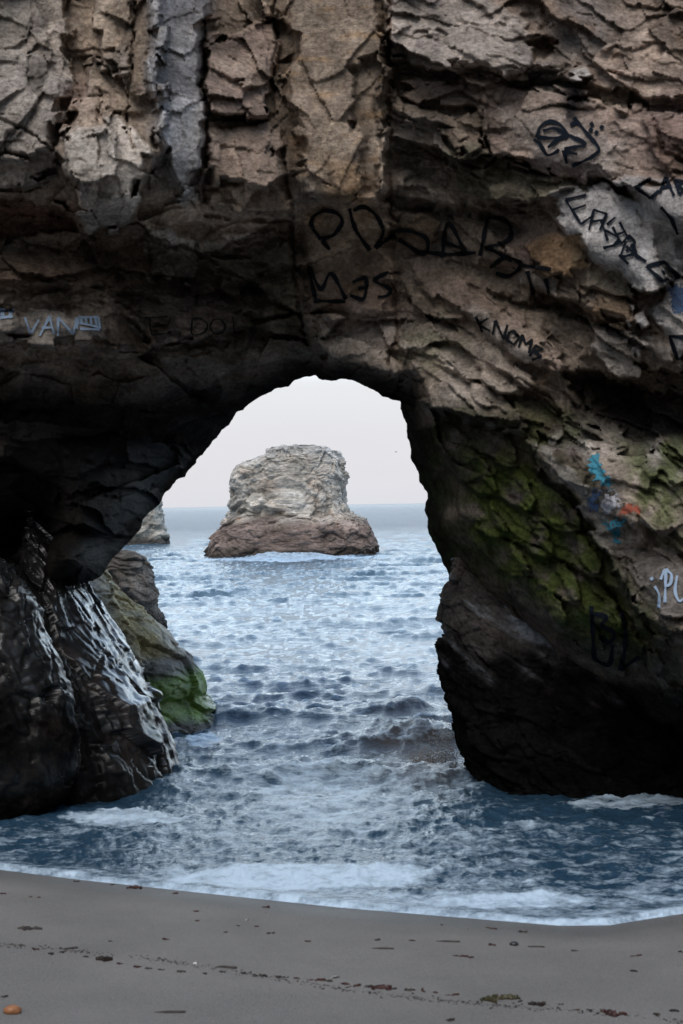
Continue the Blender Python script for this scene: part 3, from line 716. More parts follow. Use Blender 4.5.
graffiti([[(244, 446), (272, 490), (302, 538)], [(244, 446), (322, 428)], [(268, 486), (320, 466)], [(302, 538), (346, 506)], [(332, 560), (350, 484), (398, 500), (372, 560)], [(338, 530), (392, 520)], [(398, 540), (430, 512)], [(376, 520), (402, 600)], [(392, 560), (440, 586)],
          [(420, 548), (452, 608)], [(446, 530), (482, 596)], [(430, 580), (470, 564)], [(452, 612), (482, 580), (505, 606), (470, 640)], [(470, 620), (520, 660)], [(470, 600), (452, 650)]], 2.2, M_NAVY, 'black EAKHR lettering slanting down the pale slab', (500, 80), k4, False)
graffiti([[(480, 145), (580, 122), (660, 205), (570, 230), (480, 145)], [(572, 165), (585, 185)], [(420, 85), (480, 120)], [(330, 80), (380, 135)], [(345, 95), (420, 75), (400, 20)], [(240, 45), (300, 30), (330, 0)]], 3.2, M_NAVY, 'black diamond outline with a dot on the pale slab', (560, 240), .18, False)
graffiti([[(564, 366), (508, 402), (562, 442)], [(562, 442), (592, 412)], [(596, 420), (618, 364), (650, 432)], [(604, 400), (640, 396)], [(652, 372), (668, 424)], [(652, 372), (682, 380), (664, 398), (690, 410), (668, 426)], [(600, 474), (640, 520), (664, 578)], [(690, 380), (700, 430)]],
         3.0, M_NAVY, 'black letters and a slash on the pale right face', (500, 80), k4, False)
graffiti([[(760, 548), (608, 534), (652, 662), (760, 640)]], 3.2, M_NAVY, 'black angular outline on the white patch', (560, 240), .18, False)
k6 = 270 / 683
graffiti([[(78, 150), (56, 120), (58, 96), (86, 78), (118, 84), (132, 106), (112, 138), (84, 152), (100, 176)], [(150, 72), (166, 126), (202, 178)], [(160, 78), (186, 68), (218, 90), (236, 132), (216, 172)], [(216, 172), (262, 140)]],
         3.4, M_BLACK, 'looping black tag across the buttress foot', (290, 180), k6)
graffiti([[(66, 306), (48, 222), (78, 276), (104, 236), (142, 302)], [(158, 258), (192, 250), (186, 300), (152, 292)], [(172, 274), (196, 272)], [(250, 232), (214, 254), (252, 274), (246, 292), (222, 296)], [(60, 306), (140, 308)]],
         3.2, M_BLACK, 'black scrawl below the looping tag', (290, 180), k6)
graffiti([[(260, 130), (300, 128), (346, 150), (338, 188), (274, 150)], [(384, 196), (400, 108), (444, 184)], [(394, 160), (446, 176)], [(330, 182), (400, 188), (470, 184)], [(480, 192), (500, 94)], [(500, 94), (548, 104), (556, 148), (492, 174)], [(500, 172), (562, 204)], [(506, 222), (546, 196), (584, 214), (556, 242), (520, 236)], [(600, 230), (616, 290)], [(646, 250), (655, 290)], [(585, 216), (660, 226)]],
         3.4, M_BLACK, 'large black letters in the shadowed recess', (290, 180), k6)
graffiti([[(470, 345), (486, 385)], [(476, 366), (500, 350)], [(480, 368), (506, 382)], [(512, 392), (520, 356), (540, 402), (550, 366)], [(556, 384), (548, 404), (566, 416), (580, 398), (566, 382), (556, 384)], [(578, 424), (588, 392), (596, 416), (612, 404), (604, 438)], [(606, 446), (622, 418), (640, 428), (618, 434), (636, 446), (612, 456)]],
         2.4, M_BLACK, 'row of small black letters on a sloping ledge', (290, 180), k6, False)
k7 = 123 / 504
graffiti([[(388, 640), (406, 676), (404, 730)], [(372, 604), (380, 614)], [(412, 612), (432, 574), (430, 706)], [(432, 576), (456, 590), (452, 628), (430, 640)], [(480, 596), (472, 660), (488, 700), (508, 690)], [(444, 570), (420, 590)]], 2.3, M_WHITE, 'white drip tag iPL on the lower right face', (560, 430), k7)
graffiti([[(128, 722), (140, 940)], [(140, 752), (192, 768), (170, 800), (222, 832), (202, 872), (160, 850)], [(238, 718), (266, 800), (266, 900), (246, 986)], [(140, 940), (200, 962), (216, 880)], [(248, 984), (322, 930)]], 3.4, M_NAVY, 'dark blue scrawl on the mossy lower bulge', (560, 430), k7)
paint_patch([(587, 455), (600, 449), (604, 468), (616, 482), (612, 494), (600, 486), (587, 472)], M_TEAL, 'turquoise paint smear on the lower right panel')
paint_patch([(598, 520), (628, 517), (624, 528), (620, 546), (612, 546), (608, 530)], M_TEAL, 'turquoise T shaped paint smear')
paint_patch([(586, 496), (602, 482), (614, 492), (602, 496), (600, 514), (588, 514)], M_BLUE, 'dark blue paint smear')
paint_patch([(602, 496), (614, 492), (614, 506), (604, 506)], M_RED, 'red paint spot')
paint_patch([(616, 500), (638, 503), (646, 514), (618, 518)], M_RED, 'rusty red paint smear')
paint_patch([(598, 488), (618, 486), (622, 506), (606, 520), (598, 508)], M_PALEP, 'pale paint round the red spot')
paint_patch([(664, 284), (700, 284), (700, 322), (670, 312)], M_BLUE, 'blue paint patch by the right picture edge')

# ------------------------------------------------------------------ free-standing rocks built from level rings
def ring_rock(name, rows, Y, depth, mat, tone, squar=3.0, na=220, nz=150, fs=1.0, amp=(.12, .06, .02), beds=(1, 1, 2), yshift=None, seed=3, wetf=None, inset=0.0, streak=0.0, brot=0.0, kx=0.0, saw=.9):
    """rows: (picture row, left, right) from the top down, measured at distance Y; depth: half thickness as a share of the half width"""
    rows = np.array(rows, float)
    s = np.concatenate([[0], np.cumsum(np.abs(np.diff(rows[:, 0])) + np.abs(np.diff(rows[:, 1])) * .6 + np.abs(np.diff(rows[:, 2])) * .6)]); s /= s[-1]
    q = np.linspace(0, 1, nz)
    py = np.interp(q, s, rows[:, 0]); xl = np.interp(q, s, rows[:, 1]); xr = np.interp(q, s, rows[:, 2])
    L = at(xl, py, np.full(nz, Y)); Rr = at(xr, py, np.full(nz, Y))
    a = np.linspace(0, 2 * math.pi, na, endpoint=False)
    cs, sn = np.cos(a), np.sin(a)
    ex = np.sign(cs) * np.abs(cs) ** (2 / squar); ey = np.sign(sn) * np.abs(sn) ** (2 / squar)
    cx = (L[:, 0] + Rr[:, 0]) / 2; hw = (Rr[:, 0] - L[:, 0]) / 2
    zl = L[:, 2]; zr = Rr[:, 2]
    hd = depth(q, hw) if callable(depth) else hw * depth
    if kx:
        Lx = L[:, 0] * (1 - kx * hd / Y * np.sign(-L[:, 0])); Rx = Rr[:, 0] * (1 - kx * hd / Y * np.sign(Rr[:, 0]))
        cx = (Lx + Rx) / 2; hw = (Rx - Lx) / 2
    X = cx[:, None] + hw[:, None] * ex[None]
    Yy = Y + (yshift(q) if yshift else 0 * q)[:, None] - hd[:, None] * ey[None]
    Z = zl[:, None] * (1 - (ex[None] + 1) / 2) + zr[:, None] * (ex[None] + 1) / 2
    Pn = np.stack([X, Yy, Z], -1)
    nrm = np.stack([np.broadcast_to(ex, X.shape) / np.maximum(hw, .3)[:, None], -np.broadcast_to(ey, X.shape) / np.maximum(hd, .3)[:, None], np.zeros_like(X)], -1)
    nrm /= np.linalg.norm(nrm, axis=-1, keepdims=True) + 1e-9
    PP = Pn * fs
    w = np.stack([fbm(PP * 1.5, 3, seed + 1), fbm(PP * 1.5, 3, seed + 2), fbm(PP * 1.5, 3, seed + 3)], -1)
    PP = PP + w * .22
    b = np.array(beds)
    if brot:
        PP = rot(PP, brot)
    h = 0; rd = 0
    for k, sc in enumerate((1.0, 2.6, 6.5)):
        hh, r, g = facets(PP * b * sc + 3.1, seed + 10 + k, 1.0, lip=.3)
        h = h + amp[k] / fs * (hh - .25 * (1 - sstep(0, .05, g))); rd = rd + (r - .5) * (.5, .3, .2)[k]
    h = h + fbm(PP * 5, 3, seed + 30, .55) * amp[2] * 1.6 / fs
    ss = -PP[..., 2] * 3.2 + 1.2 * w[..., 0] + rd * .8; fr_ = ss - np.floor(ss)
    h = h + amp[1] * (.45 if kx else saw) / fs * (fr_ * (1 - sstep(.88, 1, fr_)) - .4)
    h = h - h.mean() - inset
    if streak:
        h = h + streak * fbm(rot(Pn, math.radians(-33)) * np.array([2.7, .9, .55]) + w * .7, 4, seed + 50, .4, True)
    ends = np.minimum(1, np.minimum(q * 30, 9) + .15)
    Pn = Pn + nrm * (h * ends[:, None])[..., None]
    Pn[..., 2] += (h * .25 + fbm(PP * 3, 3, seed + 40) * amp[1] / fs)
    Tn = tone(Pn, rd, q)
    wt_ = np.zeros(X.shape) if wetf is None else wetf(Pn, q)
    nv = na * nz
    co = np.concatenate([Pn.reshape(-1, 3), Pn[0].mean(0, keepdims=True) + [[0, 0, .02]]])
    Qd = grid_quads(nz, na, True)
    me_q = [Qd]
    i = np.arange(na)
    cap = np.stack([i, np.full(na, nv), np.full(na, nv), (i + 1) % na], -1)
    tri = np.stack([i, np.full(na, nv), (i + 1) % na], -1)
    o = mesh_obj(name, co, np.concatenate(me_q)[:, ::-1], mat, attrs={'tone': np.clip(np.concatenate([Tn.reshape(-1, 3), Tn[0].mean(0, keepdims=True)]), .004, .7), 'wet': np.concatenate([wt_.ravel(), [0]])})
    # close the top
    import bmesh
    bm = bmesh.new(); bm.from_mesh(o.data); bm.verts.ensure_lookup_table()
    for t_ in tri:
        try:
            f = bm.faces.new([bm.verts[int(x)] for x in t_]); f.smooth = True
        except ValueError:
            pass
    bmesh.ops.recalc_face_normals(bm, faces=bm.faces)
    bm.to_mesh(o.data); bm.free()
    return o

def mix(a, b, w):
    return np.asarray(a) * (1 - w[..., None]) + np.asarray(b) * w[..., None]

# the sea stack
def stack_tone(P, rd, q):
    n = fbm(P * .5, 4, 61); n2 = fbm(P * np.array([.5, .5, 2.6]), 4, 67)
    t = mix(np.ones(P.shape) * (.47, .43, .38), (.54, .515, .48), sstep(-.1, .4, n2))
    t = mix(t, (.33, .25, .19), sstep(.05, .4, n) * .7)
    z = P[..., 2]
    t = mix(t, (.44, .23, .11), sstep(.25, .45, fbm(P * .8, 3, 69)) * sstep(3.6, 2.7, z) * sstep(1.6, 2.2, z) * .9)
    t = mix(t, (.215, .16, .14), sstep(2.6, 1.7, z + n * .9) * .9)
    t = mix(t, (.05, .045, .04), sstep(.75, .15, z + n * .8) * .85)
    t = mix(t, (.60, .60, .60), sstep(5.3, 6.2, z + n) * .5)
    return t * (1 + rd * .55)[..., None]
stack = ring_rock('sea_stack', [(446.5, 288, 319), (448, 276, 324), (450.5, 270, 326), (452, 269, 336), (456, 265, 338), (459, 253, 340), (463, 241, 341), (467, 234, 341), (472, 232, 342), (480, 229, 344), (491, 229, 343),
                             (500, 229, 344), (507, 228, 346), (512, 229, 347), (516, 227, 356), (519, 226, 365), (527, 220, 369), (538, 211, 374), (548, 207, 377), (557, 204, 380), (566, 203, 382)], 88.5, lambda q, hw: 2.6 + hw * .35, M_STACK, stack_tone,
             squar=4.2, na=420, nz=280, fs=.32, amp=(.07, .055, .03), beds=(1.1, 1.1, 1.2), inset=.0, kx=.75, yshift=lambda q: -1.0 * sstep(.6, .75, q), seed=5)
tag(stack, 'tall square topped sea stack standing alone in the sea', 'sea stack')

def far_tone(P, rd, q):
    n = fbm(P * .3, 4, 62)
    t = mix(np.ones(P.shape) * (.42, .40, .36), (.33, .31, .27), sstep(-.1, .4, n))
    t = mix(t, (.08, .075, .07), sstep(.9, .3, P[..., 2] + n))
    return t * (1 + rd * .4)[..., None]
far = ring_rock('sea_cliff', [(470, 60, 140), (490, 60, 153), (503, 60, 160), (521, 60, 163), (535, 60, 167), (545, 60, 168)], 118, .7, M_STACK, far_tone, squar=3, fs=.3, na=160, nz=90, amp=(.09, .05, .02), seed=8)
tag(far, 'pale distant cliff point showing low behind the left rim of the arch', 'cliff')

# rocks at the left foot of the arch
def wet_tone(P, rd, q):
    n = fbm(P * 1.6, 4, 81)
    t = mix(np.ones(P.shape) * (.006, .006, .006), (.022, .016, .014), sstep(.0, .5, n))
    return t * (1 + rd * .5)[..., None]
def slope_tone(P, rd, q):
    t = wet_tone(P, rd, q)
    n = fbm(P * 2.4, 4, 83)
    t = mix(t, (.05, .037, .033), sstep(.15, .45, n) * .6)
    d = np.hypot((P[..., 0] + 1.95) * 1.6, P[..., 2] - .85)
    return mix(t, (.05, .085, .015), sstep(.4, .15, d + n * .25))
near_l = ring_rock('boulder', [(556, -70, -4), (560, -110, 2), (575, -150, 13), (600, -180, 27), (630, -200, 39), (660, -215, 50), (690, -225, 60), (720, -230, 68), (745, -232, 74), (768, -232, 74), (790, -230, 66), (812, -228, 54), (835, -225, 42), (850, -225, 40)],
                   14.2, .55, M_WET, wet_tone, squar=2.2, fs=1.1, na=260, nz=200, amp=(.11, .045, .016), beds=(1.4, 1.4, .8), seed=12, streak=.05, saw=.3, brot=math.radians(-25), inset=.02, wetf=lambda P, q: np.clip((.35 + 1.1 * fbm(rot(P, math.radians(-30)) * np.array([4, 1, 1.2]), 4, 15)) * np.maximum(sstep(-3.30, -2.92, P[..., 0] + .36 * (P[..., 2] - 1)) * sstep(.6, 1.0, P[..., 2]), sstep(.75, .5, P[..., 2]) * sstep(.2, .4, P[..., 2]) * .4), 0, 1))
tag(near_l, 'rounded black wet boulder at the far left of the shore', 'boulder')
slope = ring_rock('wet_rock', [(505, 10, 50), (530, 0, 70), (555, -10, 88), (578, -30, 104), (600, -60, 116), (625, -80, 130), (650, -90, 146), (672, -95, 160), (684, -98, 168), (690, -98, 177), (700, -98, 179), (715, -98, 184), (740, -98, 196), (765, -98, 204), (775, -98, 202), (790, -98, 196), (805, -98, 190), (815, -98, 190)],
                  16.3, lambda q, hw: .3 + 1.0 * hw, M_WET, slope_tone, squar=2.0, fs=1.1, na=340, nz=280, amp=(.12, .035, .007), beds=(1.8, 1.8, .7), seed=21, streak=.085, saw=0, brot=math.radians(-33), inset=.30, wetf=lambda P, q: np.clip(.65 + .7 * fbm(rot(P, math.radians(-33)) * np.array([2.2, 1, .5]), 4, 16), .1, 1) * (.05 + .95 * sstep(-3.0, -2.4, P[..., 0] + .55 * (P[..., 2] - 1))), yshift=lambda q: .3 - .5 * q)
tag(slope, 'glistening wet black rock slope with a ledge beside the tunnel', 'wet rock')
def moss_tone(P, rd, q):
    n = fbm(P * 1.2, 4, 91); z = P[..., 2]
    t = mix(np.ones(P.shape) * (.42, .385, .335), (.29, .26, .225), sstep(-.1, .3, n))
    t = mix(t, (.36, .28, .12), sstep(.7, .1, np.abs(P[..., 0] + 3.02 - .525 * (1.7 - z)) * 1.6 + n * .5) * sstep(.75, 1.0, z) * .9)
    t = mix(t, (.11, .20, .02), sstep(.82, .64, z + n * .12) * sstep(-.05, .06, z + n * .1))
    t = mix(t, (.04, .038, .03), sstep(.15, .02, z + n * .2))
    t = mix(t, (.04, .04, .042), sstep(.95, .85, z) * sstep(.6, .72, z) * .6)
    return t * (1 + rd * .4)[..., None]
mossy = ring_rock('mossy_rock', [(560, 20, 92), (566, -10, 100), (580, -30, 112), (600, -50, 130), (616, -60, 148), (632, -65, 164), (646, -70, 174), (658, -74, 188), (670, -78, 195), (682, -80, 202), (690, -80, 203), (695, -80, 202), (706, -80, 210), (716, -80, 219), (722, -80, 222), (735, -80, 224)],
                  20.2, lambda q, hw: .3 + .55 * hw, M_BOULDER, moss_tone, squar=2.2, fs=.9, na=260, nz=200, amp=(.09, .035, .014), beds=(1.0, 1.0, .8), seed=33, wetf=lambda P, q: np.clip(.35 + .5 * fbm(P * 1.5, 3, 17) + .4 * sstep(.8, .2, P[..., 2]), 0, .9))
tag(mossy, 'tan rock with a bright green mossy foot at the tunnel mouth', 'mossy rock')
def grey_tone(P, rd, q):
    n = fbm(P * .9, 4, 95)
    t = mix(np.ones(P.shape) * (.21, .19, .17), (.13, .115, .10), sstep(-.1, .3, n))
    t = mix(t, (.04, .04, .04), sstep(.9, .3, P[..., 2] + n * .4))
    return t * (1 + rd * .4)[..., None]
greyr = ring_rock('sea_rock', [(549, 100, 124), (552, 92, 134), (558, 85, 143), (567, 80, 151), (583, 74, 154), (597, 70, 156), (606, 66, 160), (620, 62, 167), (629, 60, 169), (638, 60, 169)],
                  31, .7, M_BOULDER, grey_tone, squar=2.4, fs=.6, na=200, nz=130, amp=(.06, .03, .015), seed=37)
tag(greyr, 'small grey rock just beyond the tan mossy one', 'rock')

# the dark boulder at the right foot
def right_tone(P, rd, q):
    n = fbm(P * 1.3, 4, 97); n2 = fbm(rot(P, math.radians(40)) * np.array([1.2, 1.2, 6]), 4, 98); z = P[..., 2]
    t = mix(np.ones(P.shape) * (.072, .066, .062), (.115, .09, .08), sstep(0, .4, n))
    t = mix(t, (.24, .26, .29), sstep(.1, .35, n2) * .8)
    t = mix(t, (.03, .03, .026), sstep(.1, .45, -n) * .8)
    t = mix(t, (.006, .006, .006), sstep(1.6, 1.1, z + n * .8 + .5 * n2 + .12 * (P[..., 0] - 1.5)))  # near-black foot: wet stone with its shade painted in
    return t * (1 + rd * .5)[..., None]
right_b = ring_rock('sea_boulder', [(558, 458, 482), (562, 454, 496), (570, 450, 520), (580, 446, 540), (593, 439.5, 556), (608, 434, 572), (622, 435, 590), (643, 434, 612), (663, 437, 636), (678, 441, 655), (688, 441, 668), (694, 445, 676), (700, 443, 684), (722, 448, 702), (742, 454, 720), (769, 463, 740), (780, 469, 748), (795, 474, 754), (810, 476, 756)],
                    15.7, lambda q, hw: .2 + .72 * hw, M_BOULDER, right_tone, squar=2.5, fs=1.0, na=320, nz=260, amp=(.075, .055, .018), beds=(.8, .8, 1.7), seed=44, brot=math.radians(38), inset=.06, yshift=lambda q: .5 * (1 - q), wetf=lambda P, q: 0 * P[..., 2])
tag(right_b, 'large dark boulder against the right foot of the arch in the surf', 'boulder')

# ------------------------------------------------------------------ unseen cliffs behind the beach, added to keep sky light off the arch
M_COVE = rock_material('unseen_cliff_stone', .5, .7, .2)
def cove():
    path = np.array([(-7.6, 17), (-8.6, 13.5), (-11, 9), (-13, 3), (-13.5, -4), (-11, -10), (-5, -14), (3, -15), (10, -12), (13.5, -5), (13, 3), (11, 9), (8.6, 13), (7.6, 17)], float)
    n = 320
    L = np.concatenate([[0], np.cumsum(np.hypot(*np.diff(path, axis=0).T))])
    s = np.linspace(0, L[-1], n)
    px_ = np.interp(s, L, path[:, 0]); py_ = np.interp(s, L, path[:, 1])
    for _ in range(12):
        px_[1:-1] = (px_[:-2] + px_[2:] + px_[1:-1]) / 3; py_[1:-1] = (py_[:-2] + py_[2:] + py_[1:-1]) / 3
    tx, ty = np.gradient(px_), np.gradient(py_); l = np.hypot(tx, ty); nx, ny = ty / l, -tx / l     # outward
    if nx[n // 2] * px_[n // 2] + ny[n // 2] * py_[n // 2] < 0:
        nx, ny = -nx, -ny
    hz = np.concatenate([np.linspace(-1.5, 11.5, 90), np.full(6, 11.7)])
    back = np.concatenate([np.linspace(0, 2.2, 90), np.array([4, 6, 9, 14, 20, 30])])
    X = px_[None] + nx[None] * back[:, None]; Y = py_[None] + ny[None] * back[:, None]; Z = np.repeat(hz[:, None], n, 1)
    Pn = np.stack([X, Y, Z], -1)
    h, r, g = facets(Pn * .6 + fbm(Pn * .5, 3, 5)[..., None] * .4, 201, .9); h2, r2, g2 = facets(Pn * 1.7, 203, .9)
    dd = h * .4 + h2 * .16
    Pn[..., 0] -= nx[None] * dd; Pn[..., 1] -= ny[None] * dd
    Pn[..., 2] += fbm(Pn * .4, 3, 207) * .8
    t = mix(np.ones(Pn.shape) * (.28, .24, .20), (.22, .2, .15), sstep(-.2, .3, fbm(Pn * .5, 3, 209))) * (1 + .4 * (r - .5))[..., None]
    o = mesh_obj('unseen_cliff', Pn.reshape(-1, 3), grid_quads(len(hz), n), M_COVE, attrs={'tone': t.reshape(-1, 3), 'wet': np.zeros(len(hz) * n)})
    o['kind'] = 'structure'
cove()

# ------------------------------------------------------------------ beach
LPX = np.array([-400, -100, 0, 80, 200, 341, 450, 560, 610, 650, 683, 760, 1000], float)
LPY = np.array([846, 863, 870, 880, 893, 908, 917, 926, 925.5, 919, 914, 902, 885], float)
lx, ly = ground(LPX, LPY)
def shore(x):
    """distance of the water's edge at this x"""
    return np.interp(x, lx, ly)
def sand_z(x, y):
    d = shore(x) - y
    z = np.where(d > 0, .115 * d - .0022 * np.maximum(d, 0) ** 2 * .6, .11 * d)
    z = np.maximum(z, -1.4)
    z = z + fbm(np.stack([x * .5, y * .5, 0 * x], -1), 3, 501) * .035 * sstep(0.0, 2.5, d)
    z = z + fbm(np.stack([x * 3, y * 3, 0 * x], -1), 4, 503) * .007 * sstep(.0, .8, d)
    return z
xs = np.concatenate([np.linspace(-34, -5, 24), np.linspace(-4.8, 4.8, 420), np.linspace(5, 34, 24)])
ys = np.concatenate([np.linspace(-34, 4.6, 40), np.linspace(4.7, 13, 420), np.linspace(13.2, 32, 30), [60, 150]])
bx, by = np.meshgrid(xs, ys)
bz = sand_z(bx, by)
bz = np.minimum(bz, 1.6)
wetb = sstep(.9, .1, shore(bx) - by - .15 * fbm(np.stack([bx, by, 0 * bx], -1), 3, 9)) * .75
wetb = np.maximum(wetb, sstep(2.1, 2.6, bx) * sstep(1.0, .5, shore(bx) - by) * .9)
m, t, b = newmat('sand')
tcn = nd(t, 'ShaderNodeTexCoord')
n1 = nd(t, 'ShaderNodeTexNoise', {'Vector': tcn.outputs['Object'], 'Scale': 1.2, 'Detail': 6.0})
n2 = nd(t, 'ShaderNodeTexNoise', {'Vector': tcn.outputs['Object'], 'Scale': 130.0, 'Detail': 3.0, 'Roughness': .7})
n3 = nd(t, 'ShaderNodeTexNoise', {'Vector': tcn.outputs['Object'], 'Scale': 14.0, 'Detail': 5.0})
wa = nd(t, 'ShaderNodeAttribute', attribute_name='wet')
c1 = nd(t, 'ShaderNodeMix', {'Factor': n1.outputs['Fac'], 'A': (.185, .165, .145, 1), 'B': (.25, .225, .195, 1)}, data_type='RGBA') if False else None
rp = nd(t, 'ShaderNodeValToRGB', {'Fac': n1.outputs['Fac']})
rp.color_ramp.elements[0].position = .3; rp.color_ramp.elements[0].color = (.188, .183, .174, 1)
rp.color_ramp.elements[1].position = .7; rp.color_ramp.elements[1].color = (.246, .238, .226, 1)
gr = nd(t, 'ShaderNodeMapRange', {'Value': n2.outputs['Fac'], 'From Min': .25, 'From Max': .75, 'To Min': .45, 'To Max': 1.55})
wd = nd(t, 'ShaderNodeMapRange', {'Value': wa.outputs['Fac'], 'To Min': 1.0, 'To Max': .5})
mm = nd(t, 'ShaderNodeMath', {0: gr.outputs[0], 1: wd.outputs[0]}, operation='MULTIPLY')
vm = nd(t, 'ShaderNodeVectorMath', {0: rp.outputs[0], 'Scale': mm.outputs[0]}, operation='SCALE')
t.links.new(vm.outputs[0], b.inputs['Base Color'])
ro = nd(t, 'ShaderNodeMapRange', {'Value': wa.outputs['Fac'], 'To Min': .9, 'To Max': .4}); t.links.new(ro.outputs[0], b.inputs['Roughness'])
hh = nd(t, 'ShaderNodeMath', {0: n3.outputs['Fac'], 1: n2.outputs['Fac']}, operation='ADD')
bp = nd(t, 'ShaderNodeBump', {'Height': hh.outputs[0], 'Strength': .7, 'Distance': .016}); t.links.new(bp.outputs[0], b.inputs['Normal'])
beach = mesh_obj('beach', np.stack([bx, by, bz], -1).reshape(-1, 3), grid_quads(*bx.shape), m, attrs={'wet': wetb.ravel()})
beach['kind'] = 'structure'

# ------------------------------------------------------------------ sea
rows = np.concatenate([np.array([504.15, 504.4, 504.8, 505.4]), np.arange(505.8, 600, .32), np.arange(600, 640, .6), np.arange(640, 960, .85)])
Yr = H * F / (rows - 504.1)
pc = axis(-2600, -40, 720, 3300, 1.25)
X0 = (pc[None] - 341.5) / F * Yr[:, None]; Y0 = np.repeat(Yr[:, None], len(pc), 1)
dx_l = np.repeat((Yr / F * 1.3)[:, None], len(pc), 1)
dy_l = np.repeat(np.abs(np.gradient(Yr))[:, None], len(pc), 1)
shd = Y0 - shore(X0)                                       # metres out from the water's edge
calm = sstep(-.2, 5.5, shd)
Z0 = np.zeros_like(X0); DX = np.zeros_like(X0); DY = np.zeros_like(X0); crest = np.zeros_like(X0)
wr_ = np.random.default_rng(3)
warp = fbm(np.stack([X0 * .15, Y0 * .15, 0 * X0], -1), 3, 601)
gust = .75 + .6 * fbm(np.stack([X0 * .35, Y0 * .22, 0 * X0], -1), 3, 605)
for k in range(90):
    lam = 6.0 * (0.2 / 6.0) ** (k / 89.0)
    th = -math.pi / 2 + wr_.normal() * (.26 + .75 * (k / 89) ** 1.5)
    kx, ky = math.cos(th) * 2 * math.pi / lam, math.sin(th) * 2 * math.pi / lam
    amp = .0068 * (1 + .8 * sstep(35, 90, Y0)) * lam ** .8 * (.95 if lam > 1.3 else .95 if lam > .6 else 1.5) * (.55 if lam > 3 else 1)
    ph = wr_.uniform(0, 6.283)
    vis = sstep(1.3, 2.8, lam / np.maximum(np.abs(ky) / np.hypot(kx, ky) * dy_l, np.abs(kx) / np.hypot(kx, ky) * dx_l))
    damp = calm if lam > 1.0 else .3 + .7 * calm
    a = kx * X0 + ky * Y0 + ph + warp * 3
    c_ = np.cos(a); s_ = np.sin(a)
    am = amp * vis * damp * gust
    Z0 += am * c_; DX -= 1.0 * am * kx / np.hypot(kx, ky) * s_; DY -= 1.0 * am * ky / np.hypot(kx, ky) * s_
    crest += am * np.hypot(kx, ky) * c_
# broken surf in the mouth of the tunnel, piling up against the right boulder
def bump(px, py, rx, ry, h, ang=0.0):
    x, y = ground(np.array([px]), np.array([py]))
    c, s = math.cos(ang), math.sin(ang)
    u = (X0 - x) * c + (Y0 - y) * s; v = -(X0 - x) * s + (Y0 - y) * c
    v = v + .18 * perlin(np.stack([X0 * 1.5, Y0 * 1.5, 0 * X0], -1), 77)
    return h * np.exp(-(u / rx) ** 2 - np.abs(v / ry) ** 2)
chop = fbm(np.stack([X0 * 2.2, Y0 * 1.3, 0 * X0], -1), 5, 611, .62, True)
surf = bump(400, 712, .45, .28, .20, .2) + bump(385, 745, 1.0, .5, .17, .3) + bump(430, 745, .55, .5, .22, .5) + bump(437, 772, .6, .3, .14) + bump(340, 770, .9, .3, .06, .2) + bump(300, 625, 1.5, .7, .10) + bump(360, 625, 1.2, .6, .13)
surf += bump(540, 778, .7, .3, .09) + bump(640, 800, .9, .25, .07) + bump(140, 812, 1.2, .3, .05) + bump(470, 842, .35, .16, .05, .3) + bump(330, 872, 1.4, .22, .05, -.08) + bump(470, 862, .8, .25, .04, .4)
surf += bump(285, 557, 1.6, 1.0, .32) + bump(262, 557, .8, .8, .2) + bump(315, 557, 1.0, .8, .22)                                      # a swell breaking on the stack
surf = surf * .62
Z0 += surf * (.75 + .45 * chop)
fine = fbm(np.stack([X0 * 6.5, Y0 * 6.0, 0 * X0], -1), 4, 613, .6)
Z0 += fine * .048 * sstep(30, 12, Y0) * sstep(0, .6, shd)
Z0 += (chop - .2) * .035 * sstep(40, 14, Y0) * (.35 + .65 * calm)
# the last thin sheet of the swash, its foamy lip a few centimetres thick
edge_n = fbm(np.stack([X0 * 1.2, Y0 * 1.2, 0 * X0], -1), 3, 617) * .05
lip = np.exp(-((shd - .10 - edge_n) / .16) ** 2)
Z0 = Z0 + .022 * lip
Z0 = np.where(shd < .05, np.minimum(Z0, sand_z(X0, Y0) + .02 * sstep(-.04, .06, shd) - .01), Z0)
Z0 = np.where(shd < -.02, sand_z(X0, Y0) - .03, Z0)
slosh = sstep(0, .4, shd)
XYZ = np.stack([X0 + DX * slosh, Y0 + DY * slosh, Z0], -1)
# foam: where it lies, with sky glitter painted in mid-water
P2 = np.stack([X0, Y0 * .7, 0 * X0], -1)
f1 = fbm(P2 * 1.1 + warp[..., None], 5, 631, .6); f2 = fbm(P2 * np.array([1.5, 5.0, 1]), 5, 641, .65, True)
foam = np.maximum(.86 * sstep(.34, .0, shd + 1.6 * edge_n), .62 * sstep(1.3, .25, shd + f1 * .8))
foam = np.maximum(foam, sstep(2.6, .4, shd + f1 * 1.6) * (.15 + .5 * sstep(.0, .35, f2)) * .8)
pxs = 341.5 + X0 / Y0 * F; pys = 504.1 + H * F / Y0
midz = sstep(900, 840, pys) * sstep(560, 700, pys)
foam = np.maximum(foam, midz * .6 * (.05 + .75 * sstep(-.15, .42, f1 * .8 + f2 * .35 - .08)))
foam = np.maximum(foam, .85 * (.05 + .42 * sstep(-.1, .4, f1 + .5 * f2)) * sstep(505, 600, pys))
foam = np.maximum(foam, sstep(.03, .12, surf) * sstep(.0, .5, f2) * .45)
foam = np.maximum(foam, sstep(.30 - .14 * sstep(25, 70, Y0), .62 - .2 * sstep(25, 70, Y0), crest * 1.1 + f2 * .15) * .62 * sstep(700, 14, Y0))
def near_px(px, py, rx, ry):
    return np.exp(-((pxs - px) / rx) ** 2 - ((pys - py) / ry) ** 2)
